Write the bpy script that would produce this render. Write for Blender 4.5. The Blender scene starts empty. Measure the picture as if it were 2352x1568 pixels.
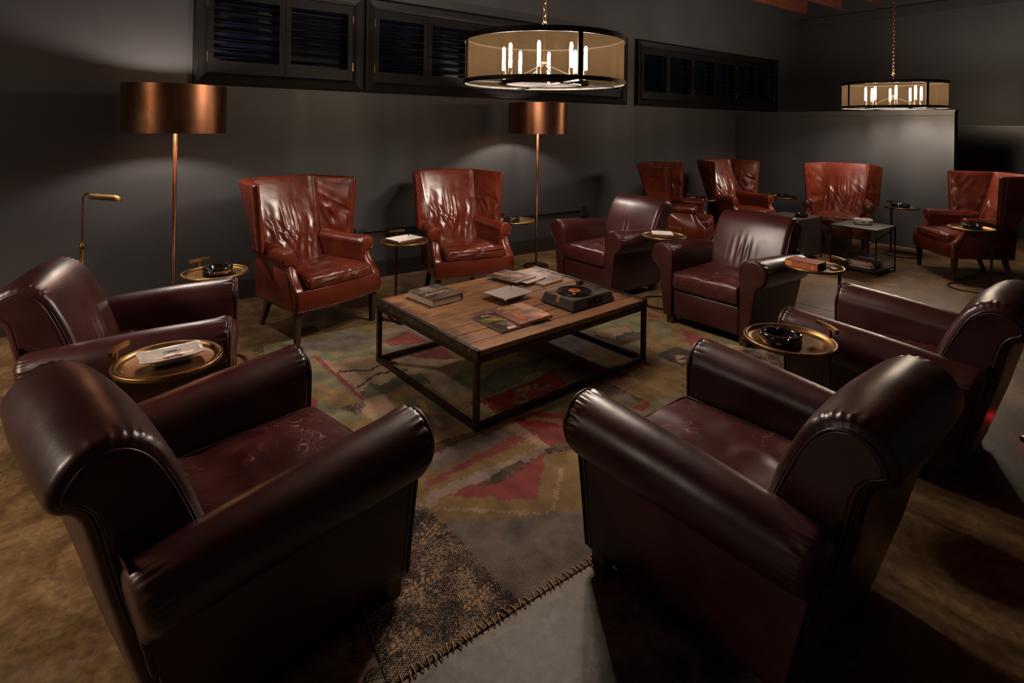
import bpy, bmesh, math, random
import numpy as np
from mathutils import Vector, Matrix

random.seed(7)
rng = np.random.default_rng(11)
SC = bpy.context.scene
COL = SC.collection
PI = math.pi

# ------------------------------------------------------------------ camera, world, exposure
cam_d = bpy.data.cameras.new('camera')
cam = bpy.data.objects.new('camera', cam_d)
COL.objects.link(cam)
SC.camera = cam
YAW, ROLL, FPX, CYPX, HC = 0.6413, -0.0134, 1292.6, 289.1, 1.62
cam_d.sensor_width = 36.0
cam_d.lens = FPX / 2352.0 * 36.0
cam_d.shift_y = -(784.0 - CYPX) / 2352.0
cam_d.clip_start = 0.02
_F = Vector((math.sin(YAW), math.cos(YAW), 0))
_R = Vector((math.cos(YAW), -math.sin(YAW), 0))
_U = Vector((0, 0, 1))
_R2 = _R * math.cos(ROLL) - _U * math.sin(ROLL)
_U2 = _R * math.sin(ROLL) + _U * math.cos(ROLL)
_m = Matrix.Identity(4)
for i in range(3):
    _m[i][0] = _R2[i]; _m[i][1] = _U2[i]; _m[i][2] = -_F[i]
_m[2][3] = HC
cam.matrix_world = _m

world = bpy.data.worlds.new('world')
SC.world = world
world.use_nodes = True
_bg = world.node_tree.nodes['Background']
_bg.inputs[0].default_value = (0.85, 0.78, 0.80, 1)
_bg.inputs[1].default_value = 0.032
SC.view_settings.view_transform = 'Standard'
SC.view_settings.look = 'None'
SC.view_settings.gamma = 1.0
SC.view_settings.use_curve_mapping = False
SC.view_settings.exposure = 0.0
# light levels of the lamps in the room
BULB_STRENGTH = 1120.0        # each glowing bulb of the two pendants
FLOOR_LAMP_STRENGTH = 1500.0  # bulb in each copper floor lamp

# the next chandelier of the row hangs out of frame to the left; only its light is needed
_l = bpy.data.lights.new('chandelier_light', 'SPOT'); _l.energy = 420.0; _l.shadow_soft_size = 0.28; _l.color = (1.0, 0.82, 0.64); _l.spot_size = math.radians(146); _l.spot_blend = 0.35
_lo = bpy.data.objects.new('chandelier_light', _l); COL.objects.link(_lo); _lo.location = (-2.6, 2.9, 2.05)
_l2 = bpy.data.lights.new('chandelier_glow', 'POINT'); _l2.energy = 65.0; _l2.shadow_soft_size = 0.35; _l2.color = (1.0, 0.82, 0.64)
_lo2 = bpy.data.objects.new('chandelier_glow', _l2); COL.objects.link(_lo2); _lo2.location = (-2.6, 2.9, 2.10)

# ------------------------------------------------------------------ helpers
def nodes_of(m):
    m.use_nodes = True
    return m.node_tree.nodes, m.node_tree.links, m.node_tree.nodes['Principled BSDF']

def mat(name, col, rough=0.5, metal=0.0, spec=0.5, var=0.0, vscale=8.0, bump=0.0, bscale=60.0,
        col2=None, stretch=(1, 1, 1), rvar=0.0, coat=0.0, emis=None, es=0.0, distort=0.5):
    m = bpy.data.materials.new(name)
    N, L, P = nodes_of(m)
    P.inputs['Base Color'].default_value = (*col, 1)
    P.inputs['Roughness'].default_value = rough
    P.inputs['Metallic'].default_value = metal
    P.inputs['Specular IOR Level'].default_value = spec
    P.inputs['Coat Weight'].default_value = coat
    if emis:
        P.inputs['Emission Color'].default_value = (*emis, 1)
        P.inputs['Emission Strength'].default_value = es
    if var or col2 or bump or rvar:
        tc = N.new('ShaderNodeTexCoord')
        mp = N.new('ShaderNodeMapping'); mp.inputs['Scale'].default_value = stretch
        L.new(tc.outputs['Object'], mp.inputs['Vector'])
    if var or col2:
        nz = N.new('ShaderNodeTexNoise'); nz.inputs['Scale'].default_value = vscale
        nz.inputs['Detail'].default_value = 6; nz.inputs['Distortion'].default_value = distort
        L.new(mp.outputs['Vector'], nz.inputs['Vector'])
        cr = N.new('ShaderNodeValToRGB')
        c2 = col2 if col2 else tuple(c * (1 - var) for c in col)
        cr.color_ramp.elements[0].position = 0.32; cr.color_ramp.elements[0].color = (*c2, 1)
        cr.color_ramp.elements[1].position = 0.68; cr.color_ramp.elements[1].color = (*col, 1)
        L.new(nz.outputs['Fac'], cr.inputs['Fac'])
        L.new(cr.outputs['Color'], P.inputs['Base Color'])
        if rvar:
            mr = N.new('ShaderNodeMapRange')
            mr.inputs['To Min'].default_value = max(0.02, rough - rvar); mr.inputs['To Max'].default_value = rough + rvar
            L.new(nz.outputs['Fac'], mr.inputs['Value']); L.new(mr.outputs['Result'], P.inputs['Roughness'])
    if bump:
        nb = N.new('ShaderNodeTexNoise'); nb.inputs['Scale'].default_value = bscale; nb.inputs['Detail'].default_value = 5
        L.new(mp.outputs['Vector'], nb.inputs['Vector'])
        b = N.new('ShaderNodeBump'); b.inputs['Strength'].default_value = bump; b.inputs['Distance'].default_value = 0.01
        L.new(nb.outputs['Fac'], b.inputs['Height']); L.new(b.outputs['Normal'], P.inputs['Normal'])
    return m

def leather(name, dark, mid, light, rough, crack=0.0, crack_col=(0.3, 0.2, 0.18), grain=0.05):
    m = bpy.data.materials.new(name)
    N, L, P = nodes_of(m)
    tc = N.new('ShaderNodeTexCoord')
    n1 = N.new('ShaderNodeTexNoise'); n1.inputs['Scale'].default_value = 5.5; n1.inputs['Detail'].default_value = 7; n1.inputs['Roughness'].default_value = 0.62
    n1.inputs['Distortion'].default_value = 0.15
    L.new(tc.outputs['Object'], n1.inputs['Vector'])
    cr = N.new('ShaderNodeValToRGB'); e = cr.color_ramp.elements
    e[0].position = 0.22; e[0].color = (*dark, 1); e[1].position = 0.80; e[1].color = (*light, 1)
    k = e.new(0.5); k.color = (*mid, 1)
    L.new(n1.outputs['Fac'], cr.inputs['Fac'])
    last = cr.outputs['Color']
    if crack:
        nw = N.new('ShaderNodeTexNoise'); nw.inputs['Scale'].default_value = 4.0; nw.inputs['Detail'].default_value = 3
        L.new(tc.outputs['Object'], nw.inputs['Vector'])
        ad = N.new('ShaderNodeMixRGB'); ad.inputs['Fac'].default_value = 0.25
        L.new(tc.outputs['Object'], ad.inputs['Color1']); L.new(nw.outputs['Color'], ad.inputs['Color2'])
        vo = N.new('ShaderNodeTexNoise'); vo.inputs['Scale'].default_value = 6.0; vo.inputs['Detail'].default_value = 1.5; vo.inputs['Distortion'].default_value = 2.2
        L.new(ad.outputs['Color'], vo.inputs['Vector'])
        sb = N.new('ShaderNodeMath'); sb.operation = 'SUBTRACT'; sb.inputs[1].default_value = 0.5; L.new(vo.outputs['Fac'], sb.inputs[0])
        ab = N.new('ShaderNodeMath'); ab.operation = 'ABSOLUTE'; L.new(sb.outputs[0], ab.inputs[0])
        r2 = N.new('ShaderNodeValToRGB'); r2.color_ramp.elements[0].position = 0.0; r2.color_ramp.elements[0].color = (1, 1, 1, 1)
        r2.color_ramp.elements[1].position = 0.008; r2.color_ramp.elements[1].color = (0, 0, 0, 1)
        L.new(ab.outputs[0], r2.inputs['Fac'])
        n3 = N.new('ShaderNodeTexNoise'); n3.inputs['Scale'].default_value = 6.0
        L.new(tc.outputs['Object'], n3.inputs['Vector'])
        r3 = N.new('ShaderNodeValToRGB'); r3.color_ramp.elements[0].position = 0.40; r3.color_ramp.elements[1].position = 0.60
        L.new(n3.outputs['Fac'], r3.inputs['Fac'])
        mu = N.new('ShaderNodeMath'); mu.operation = 'MULTIPLY'
        L.new(r2.outputs['Color'], mu.inputs[0]); L.new(r3.outputs['Color'], mu.inputs[1])
        mu2 = N.new('ShaderNodeMath'); mu2.operation = 'MULTIPLY'; mu2.inputs[1].default_value = crack
        L.new(mu.outputs[0], mu2.inputs[0])
        mx = N.new('ShaderNodeMixRGB'); mx.inputs['Color2'].default_value = (*crack_col, 1)
        L.new(mu2.outputs[0], mx.inputs['Fac']); L.new(last, mx.inputs['Color1'])
        last = mx.outputs['Color']
    L.new(last, P.inputs['Base Color'])
    mr = N.new('ShaderNodeMapRange'); mr.inputs['To Min'].default_value = rough - 0.07; mr.inputs['To Max'].default_value = rough + 0.12
    L.new(n1.outputs['Fac'], mr.inputs['Value']); L.new(mr.outputs['Result'], P.inputs['Roughness'])
    vb = N.new('ShaderNodeTexVoronoi'); vb.inputs['Scale'].default_value = 320
    L.new(tc.outputs['Object'], vb.inputs['Vector'])
    nb = N.new('ShaderNodeTexNoise'); nb.inputs['Scale'].default_value = 22; nb.inputs['Detail'].default_value = 4
    L.new(tc.outputs['Object'], nb.inputs['Vector'])
    b1 = N.new('ShaderNodeBump'); b1.inputs['Strength'].default_value = grain; b1.inputs['Distance'].default_value = 0.002
    b2 = N.new('ShaderNodeBump'); b2.inputs['Strength'].default_value = 0.12; b2.inputs['Distance'].default_value = 0.006
    L.new(vb.outputs['Distance'], b1.inputs['Height']); L.new(nb.outputs['Fac'], b2.inputs['Height'])
    L.new(b2.outputs['Normal'], b1.inputs['Normal']); L.new(b1.outputs['Normal'], P.inputs['Normal'])
    P.inputs['Specular IOR Level'].default_value = 0.5
    return m

def attr_mat(name, rough=0.6, coat=0.0, spec=0.4):
    m = bpy.data.materials.new(name)
    N, L, P = nodes_of(m)
    a = N.new('ShaderNodeAttribute'); a.attribute_name = 'paint'
    L.new(a.outputs['Color'], P.inputs['Base Color'])
    P.inputs['Roughness'].default_value = rough; P.inputs['Coat Weight'].default_value = coat
    P.inputs['Specular IOR Level'].default_value = spec
    return m

# value noise (for folds in leather)
_perm = rng.random((64, 64, 64))
def vnoise(p):
    p = np.asarray(p, float)
    i = np.floor(p).astype(int); f = p - i
    u = f * f * (3 - 2 * f)
    o = 0.0
    for a in (0, 1):
        for b in (0, 1):
            for c in (0, 1):
                w = (u[..., 0] if a else 1 - u[..., 0]) * (u[..., 1] if b else 1 - u[..., 1]) * (u[..., 2] if c else 1 - u[..., 2])
                o = o + w * _perm[(i[..., 0] + a) % 64, (i[..., 1] + b) % 64, (i[..., 2] + c) % 64]
    return o * 2 - 1
def ridge(p):
    return 1 - 2 * np.sqrt(vnoise(p) ** 2 + 0.012)

def spline(pts, n, closed=False):
    pts = np.asarray(pts, float); m = len(pts); out = []
    if closed:
        seg = m
        g = lambda k: pts[k % m]
    else:
        seg = m - 1
        g = lambda k: pts[min(max(k, 0), m - 1)]
    for i in range(n):
        t = i / n * seg if closed else i / (n - 1) * seg
        k = min(int(t), seg - 1); u = t - k
        p0, p1, p2, p3 = g(k - 1), g(k), g(k + 1), g(k + 2)
        out.append(0.5 * ((2 * p1) + (-p0 + p2) * u + (2 * p0 - 5 * p1 + 4 * p2 - p3) * u * u + (-p0 + 3 * p1 - 3 * p2 + p3) * u ** 3))
    return np.array(out)
def resample(pts, n, closed=False):
    pts = np.asarray(pts, float)
    q = np.vstack([pts, pts[:1]]) if closed else pts
    d = np.r_[0, np.cumsum(np.linalg.norm(np.diff(q, axis=0), axis=1))]
    s = np.linspace(0, d[-1], n + 1)[:-1] if closed else np.linspace(0, d[-1], n)
    return np.stack([np.interp(s, d, q[:, k]) for k in range(q.shape[1])], 1)

class MB:
    def __init__(s):
        s.v = []; s.f = []; s.sm = []; s.mi = []; s.cur = 0
    def raw(s, vs, fs, smooth=True):
        o = len(s.v); s.v += [tuple(map(float, p)) for p in vs]
        for f in fs:
            s.f.append([o + i for i in f]); s.sm.append(smooth); s.mi.append(s.cur)
        return s
    def grid(s, P, cu=False, cv=False, cap0=False, cap1=False, flip=False, smooth=True):
        P = np.asarray(P); nu, nv = P.shape[:2]; fs = []
        for i in range(nu if cu else nu - 1):
            for j in range(nv if cv else nv - 1):
                a, b = i * nv + j, i * nv + (j + 1) % nv
                c, d = ((i + 1) % nu) * nv + (j + 1) % nv, ((i + 1) % nu) * nv + j
                fs.append([a, d, c, b] if flip else [a, b, c, d])
        if cap0: fs.append(list(range(nv)) if flip else list(range(nv))[::-1])
        if cap1:
            r = [(nu - 1) * nv + j for j in range(nv)]; fs.append(r[::-1] if flip else r)
        return s.raw(P.reshape(-1, 3), fs, smooth)
    def box(s, c, d, rot=0.0, M=None, taper=1.0):
        x, y, z = d[0] / 2, d[1] / 2, d[2] / 2
        vs = []
        for k in (-1, 1):
            t = taper if k > 0 else 1.0
            for a, b in ((-1, -1), (1, -1), (1, 1), (-1, 1)):
                px, py = a * x * t, b * y * t
                vs.append((c[0] + px * math.cos(rot) - py * math.sin(rot), c[1] + px * math.sin(rot) + py * math.cos(rot), c[2] + k * z))
        if M is not None: vs = [tuple(M @ Vector(v)) for v in vs]
        return s.raw(vs, [[3, 2, 1, 0], [4, 5, 6, 7], [0, 1, 5, 4], [1, 2, 6, 5], [2, 3, 7, 6], [3, 0, 4, 7]], False)
    def bar(s, a, b, w, h=None, up=(0, 0, 1)):
        a = Vector(a); b = Vector(b); h = h or w; t = (b - a).normalized(); u = Vector(up)
        if abs(t.dot(u)) > 0.99: u = Vector((1, 0, 0))
        x = t.cross(u).normalized(); y = x.cross(t)
        vs = [p + x * (i * w / 2) + y * (j * h / 2) for p in (a, b) for i, j in ((-1, -1), (1, -1), (1, 1), (-1, 1))]
        return s.raw(vs, [[3, 2, 1, 0], [4, 5, 6, 7], [0, 1, 5, 4], [1, 2, 6, 5], [2, 3, 7, 6], [3, 0, 4, 7]], False)
    def tube(s, pts, r, n=8, closed=False, caps=True):
        pts = [Vector(p) for p in pts]; m = len(pts); R = []
        prev = None
        for i, p in enumerate(pts):
            if closed: t = pts[(i + 1) % m] - pts[i - 1]
            else: t = pts[min(i + 1, m - 1)] - pts[max(i - 1, 0)]
            if t.length < 1e-9: t = Vector((0, 0, 1))
            t.normalize()
            if prev is None:
                u = Vector((0, 0, 1)) if abs(t.z) < 0.9 else Vector((1, 0, 0))
            else: u = prev
            u = (u - t * u.dot(t)).normalized(); prev = u; w = t.cross(u)
            rr = r[i] if hasattr(r, '__len__') else r
            R.append([p + (u * math.cos(2 * PI * k / n) + w * math.sin(2 * PI * k / n)) * rr for k in range(n)])
        return s.grid(np.array([[tuple(q) for q in row] for row in R]), cu=closed, cv=True, cap0=caps and not closed, cap1=caps and not closed)
    def lathe(s, prof, n=32, c=(0, 0, 0), cap0=False, cap1=False, smooth=True):
        P = np.array([[(c[0] + r * math.cos(2 * PI * k / n), c[1] + r * math.sin(2 * PI * k / n), c[2] + z) for k in range(n)] for r, z in prof])
        return s.grid(P, cv=True, cap0=cap0, cap1=cap1, smooth=smooth)
    def ring(s, c, R, r, n=40, m=8, axis='z'):
        pts = []
        for k in range(n):
            a = 2 * PI * k / n
            d = {'z': (math.cos(a), math.sin(a), 0), 'x': (0, math.cos(a), math.sin(a)), 'y': (math.cos(a), 0, math.sin(a))}[axis]
            pts.append((c[0] + R * d[0], c[1] + R * d[1], c[2] + R * d[2]))
        return s.tube(pts, r, m, closed=True)
    def band(s, c, R, w, z0, z1, n=64):
        return s.lathe([(R - w, z0), (R, z0), (R, z1), (R - w, z1), (R - w, z0)], n, c, smooth=False)
    def build(s, name, m, parent=None, kind=None, merge=False):
        me = bpy.data.meshes.new(name)
        me.from_pydata(s.v, [], s.f)
        me.polygons.foreach_set('use_smooth', s.sm)
        for x in (m if isinstance(m, (list, tuple)) else [m]): me.materials.append(x)
        if max(s.mi + [0]) > 0: me.polygons.foreach_set('material_index', s.mi)
        if merge:
            b = bmesh.new(); b.from_mesh(me)
            bmesh.ops.remove_doubles(b, verts=b.verts, dist=1e-5)
            bmesh.ops.recalc_face_normals(b, faces=b.faces)
            b.to_mesh(me); b.free()
        me.update()
        o = bpy.data.objects.new(name, me); COL.objects.link(o)
        if parent is not None: o.parent = parent
        if kind: o['kind'] = kind
        return o

def put(me, name, parent=None, loc=(0, 0, 0), rot=(0, 0, 0)):
    o = bpy.data.objects.new(name, me); COL.objects.link(o)
    if parent is not None: o.parent = parent
    o.location = loc; o.rotation_euler = rot
    return o
def thing(name, label, cat, loc=(0, 0, 0), rz=0.0, group=None):
    o = bpy.data.objects.new(name, None); COL.objects.link(o)
    o.empty_display_size = 0.1
    o.location = loc; o.rotation_euler = (0, 0, rz)
    o['label'] = label; o['category'] = cat
    if group: o['group'] = group
    return o
def tag(o, label, cat, group=None):
    o['label'] = label; o['category'] = cat
    if group: o['group'] = group
    return o
def copy_tree(o, parent=None):
    c = o.copy(); COL.objects.link(c)
    if parent is not None:
        c.parent = parent
    for ch in list(o.children): copy_tree(ch, c)
    return c
def dup(root, label, loc, rz, group=None):
    c = copy_tree(root); c.location = loc; c.rotation_euler = (0, 0, rz); c['label'] = label
    if group: c['group'] = group
    return c
def heading(fx, fy): return math.atan2(-fx, fy)

def rbox(mb, lo, hi, r, n=(10, 10, 6), fn=None):
    """rounded box: six face grids pulled onto a rounded hull, then fn(P) displaces"""
    lo = np.array(lo, float); hi = np.array(hi, float)
    def face(ax, side, na, nb):
        o = [k for k in range(3) if k != ax]
        def ticks(a, nn):
            w = hi[a] - lo[a]; rr = min(r, w * 0.49)
            t = np.r_[np.linspace(0, rr, 5)[:-1], np.linspace(rr, w - rr, nn), np.linspace(w - rr, w, 5)[1:]]
            return lo[a] + t
        A, B = ticks(o[0], na), ticks(o[1], nb)
        P = np.zeros((len(A), len(B), 3))
        P[..., o[0]] = A[:, None]; P[..., o[1]] = B[None, :]; P[..., ax] = hi[ax] if side else lo[ax]
        rr = np.minimum(r, (hi - lo) * 0.49)
        C = np.clip(P, lo + rr, hi - rr); D = P - C
        L = np.linalg.norm(D / rr, axis=-1, keepdims=True); L[L == 0] = 1
        Q = C + D / L
        if fn: Q = fn(Q)
        flip = (ax == 1) ^ (side == 0)
        mb.grid(Q, flip=not flip if False else flip)
    for ax in range(3):
        o = [k for k in range(3) if k != ax]
        for sd in (0, 1): face(ax, sd, n[o[0]], n[o[1]])
    return mb

def text_mesh(txt, size, extrude=0.0006, align='CENTER', spacing=1.0):
    cu = bpy.data.curves.new('txt', 'FONT'); cu.body = txt; cu.size = size; cu.extrude = extrude
    cu.align_x = align; cu.align_y = 'CENTER'; cu.space_character = spacing; cu.resolution_u = 3
    o = bpy.data.objects.new('txt', cu); COL.objects.link(o)
    dg = bpy.context.evaluated_depsgraph_get()
    me = bpy.data.meshes.new_from_object(o.evaluated_get(dg))
    bpy.data.objects.remove(o); bpy.data.curves.remove(cu)
    return me

# ------------------------------------------------------------------ materials
M = {}
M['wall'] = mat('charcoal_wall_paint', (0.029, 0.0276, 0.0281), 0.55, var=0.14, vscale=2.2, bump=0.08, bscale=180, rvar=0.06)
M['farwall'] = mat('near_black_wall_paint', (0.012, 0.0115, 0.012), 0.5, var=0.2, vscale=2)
M['trim'] = mat('black_trim_paint', (0.016, 0.015, 0.016), 0.32, bump=0.05, bscale=90)
M['shutter'] = mat('black_stained_wood', (0.0045, 0.0038, 0.0037), 0.5, spec=0.16, var=0.4, vscale=5, stretch=(1, 1, 12), bump=0.06, bscale=60)
M['brasshinge'] = mat('hinge_brass', (0.45, 0.27, 0.12), 0.35, 1.0)
M['glass'] = mat('night_window_glass', (0.003, 0.005, 0.012), 0.12, spec=0.35)
M['ceilwood'] = mat('red_brown_joist_wood', (0.20, 0.052, 0.022), 0.6, col2=(0.085, 0.02, 0.01), vscale=3, stretch=(1, 12, 12), bump=0.2, bscale=20)
M['club'] = leather('burgundy_leather', (0.021, 0.0036, 0.0042), (0.034, 0.0066, 0.0070), (0.049, 0.0120, 0.0112), 0.35)
M['clubseat'] = leather('worn_burgundy_leather', (0.028, 0.0046, 0.0048), (0.046, 0.0088, 0.0088), (0.068, 0.016, 0.0145), 0.33, 0.75, (0.30, 0.15, 0.125))
M['wing'] = leather('cognac_leather', (0.066, 0.0088, 0.0040), (0.094, 0.0142, 0.0060), (0.128, 0.0245, 0.0100), 0.26)
M['wingseat'] = leather('worn_cognac_leather', (0.048, 0.0075, 0.0036), (0.092, 0.0155, 0.0065), (0.135, 0.028, 0.012), 0.29, 0.25, (0.25, 0.08, 0.04))
M['legwood'] = mat('dark_walnut_legs', (0.050, 0.020, 0.011), 0.35, var=0.4, vscale=6, stretch=(6, 6, 1))
M['nail'] = mat('antique_brass_nailheads', (0.42, 0.25, 0.13), 0.35, 1.0)
M['brass'] = mat('aged_brass', (0.27, 0.158, 0.062), 0.40, 1.0, col2=(0.155, 0.085, 0.032), vscale=14, rvar=0.08)
M['bronze'] = mat('dark_bronze', (0.075, 0.045, 0.026), 0.4, 1.0, var=0.3, vscale=10)
M['copper'] = mat('burnished_copper', (0.27, 0.130, 0.080), 0.36, 1.0, col2=(0.13, 0.048, 0.020), vscale=5, rvar=0.05, stretch=(1, 1, 0.5))
M['copperpole'] = mat('copper_brown_pole', (0.17, 0.080, 0.038), 0.38, 1.0, col2=(0.085, 0.034, 0.015), vscale=9)
M['steel'] = mat('rusty_dark_steel', (0.080, 0.045, 0.030), 0.42, 0.85, col2=(0.045, 0.022, 0.014), vscale=18, rvar=0.08)
M['band'] = mat('worn_steel_band', (0.17, 0.145, 0.12), 0.36, 0.9, col2=(0.055, 0.04, 0.03), vscale=20, rvar=0.1)
M['rubber'] = mat('black_plastic', (0.012, 0.012, 0.013), 0.35)
M['black_glaze'] = mat('black_glazed_ceramic', (0.006, 0.006, 0.007), 0.09, spec=0.6)
M['gold'] = mat('gold_print', (0.60, 0.26, 0.06), 0.4, 0.4)
M['white_glaze'] = mat('off_white_glazed_porcelain', (0.50, 0.46, 0.43), 0.15)
M['grey_print'] = mat('dark_print', (0.05, 0.045, 0.045), 0.5)
M['darkiron'] = mat('black_iron_frame', (0.012, 0.0105, 0.0098), 0.5, 0.0, spec=0.2)
M['mesh'] = mat('dark_perforated_steel', (0.040, 0.030, 0.025), 0.55, 0.2, spec=0.3)
M['page'] = mat('paper_edge', (0.52, 0.43, 0.34), 0.8, col2=(0.40, 0.31, 0.23), vscale=90, stretch=(0.2, 0.2, 8))
M['ttgrey'] = mat('grey_plinth_paint', (0.085, 0.080, 0.075), 0.42, var=0.15, vscale=12)
M['ttlight'] = mat('brushed_grey_deck', (0.145, 0.125, 0.105), 0.38, 0.3, var=0.15, vscale=30, stretch=(1, 20, 1))
M['vinyl'] = mat('black_vinyl', (0.008, 0.008, 0.008), 0.22)
M['orange'] = mat('orange_label', (0.62, 0.16, 0.025), 0.5)
M['sticker'] = mat('tan_sticker', (0.50, 0.23, 0.075), 0.5)
M['chrome'] = mat('satin_metal', (0.30, 0.28, 0.26), 0.3, 1.0)
M['printed'] = attr_mat('printed_cover', 0.3, 0.15)
M['bulb'] = mat('glowing_bulb', (1, 0.8, 0.5), 0.3, emis=(1.0, 0.85, 0.71), es=BULB_STRENGTH)
M['warm_bulb'] = mat('lamp_bulb', (1, 0.8, 0.5), 0.3, emis=(1.0, 0.88, 0.78), es=FLOOR_LAMP_STRENGTH)
M['redglow'] = mat('red_reflection_glow', (0.4, 0.0, 0.0), 0.3, emis=(1.0, 0.02, 0.03), es=22.0)  # emission that stands in for a red reflection on the floor

def wood_mat():
    m = bpy.data.materials.new('worn_oak_planks')
    N, L, P = nodes_of(m)
    tc = N.new('ShaderNodeTexCoord'); oi = N.new('ShaderNodeObjectInfo')
    ad = N.new('ShaderNodeVectorMath'); ad.operation = 'ADD'
    sc = N.new('ShaderNodeVectorMath'); sc.operation = 'SCALE'; sc.inputs['Scale'].default_value = 9.0
    cb = N.new('ShaderNodeCombineXYZ'); L.new(oi.outputs['Random'], cb.inputs[0]); L.new(oi.outputs['Random'], cb.inputs[1])
    L.new(cb.outputs[0], sc.inputs[0]); L.new(tc.outputs['Object'], ad.inputs[0]); L.new(sc.outputs[0], ad.inputs[1])
    mp = N.new('ShaderNodeMapping'); mp.inputs['Scale'].default_value = (1.3, 14, 14); L.new(ad.outputs[0], mp.inputs[0])
    n = N.new('ShaderNodeTexNoise'); n.inputs['Scale'].default_value = 3.2; n.inputs['Detail'].default_value = 8; n.inputs['Distortion'].default_value = 0.8
    L.new(mp.outputs[0], n.inputs['Vector'])
    cr = N.new('ShaderNodeValToRGB'); e = cr.color_ramp.elements
    e[0].position = 0.25; e[0].color = (0.13, 0.054, 0.021, 1); e[1].position = 0.75; e[1].color = (0.33, 0.165, 0.072, 1)
    k = e.new(0.5); k.color = (0.245, 0.113, 0.046, 1)
    L.new(n.outputs['Fac'], cr.inputs['Fac'])
    n2 = N.new('ShaderNodeTexNoise'); n2.inputs['Scale'].default_value = 5; n2.inputs['Detail'].default_value = 5
    L.new(ad.outputs[0], n2.inputs['Vector'])
    r2 = N.new('ShaderNodeValToRGB'); r2.color_ramp.elements[0].position = 0.28; r2.color_ramp.elements[0].color = (0.18, 0.12, 0.10, 1)
    r2.color_ramp.elements[1].position = 0.47; r2.color_ramp.elements[1].color = (1, 1, 1, 1)
    L.new(n2.outputs['Fac'], r2.inputs['Fac'])
    mx = N.new('ShaderNodeMixRGB'); mx.blend_type = 'MULTIPLY'; mx.inputs['Fac'].default_value = 0.75
    L.new(cr.outputs['Color'], mx.inputs['Color1']); L.new(r2.outputs['Color'], mx.inputs['Color2'])
    # grime worn into the boards towards the steel bands at both ends
    sx = N.new('ShaderNodeSeparateXYZ'); L.new(tc.outputs['Object'], sx.inputs[0])
    ab = N.new('ShaderNodeMath'); ab.operation = 'ABSOLUTE'; L.new(sx.outputs[0], ab.inputs[0])
    n3 = N.new('ShaderNodeTexNoise'); n3.inputs['Scale'].default_value = 9; L.new(ad.outputs[0], n3.inputs['Vector'])
    m1 = N.new('ShaderNodeMath'); m1.operation = 'MULTIPLY_ADD'; m1.inputs[1].default_value = 0.28; L.new(n3.outputs['Fac'], m1.inputs[0]); L.new(ab.outputs[0], m1.inputs[2])
    r3 = N.new('ShaderNodeMapRange'); r3.inputs['From Min'].default_value = 0.76; r3.inputs['From Max'].default_value = 0.86
    L.new(m1.outputs[0], r3.inputs['Value'])
    mx2 = N.new('ShaderNodeMixRGB'); mx2.inputs['Color2'].default_value = (0.035, 0.017, 0.010, 1)
    sc3 = N.new('ShaderNodeMath'); sc3.operation = 'MULTIPLY'; sc3.inputs[1].default_value = 0.8; L.new(r3.outputs[0], sc3.inputs[0])
    L.new(sc3.outputs[0], mx2.inputs['Fac']); L.new(mx.outputs[0], mx2.inputs['Color1'])
    L.new(mx2.outputs[0], P.inputs['Base Color'])
    P.inputs['Roughness'].default_value = 0.52
    b = N.new('ShaderNodeBump'); b.inputs['Strength'].default_value = 0.3; b.inputs['Distance'].default_value = 0.004
    L.new(n.outputs['Fac'], b.inputs['Height']); L.new(b.outputs['Normal'], P.inputs['Normal'])
    return m
M['oak'] = wood_mat()

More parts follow.
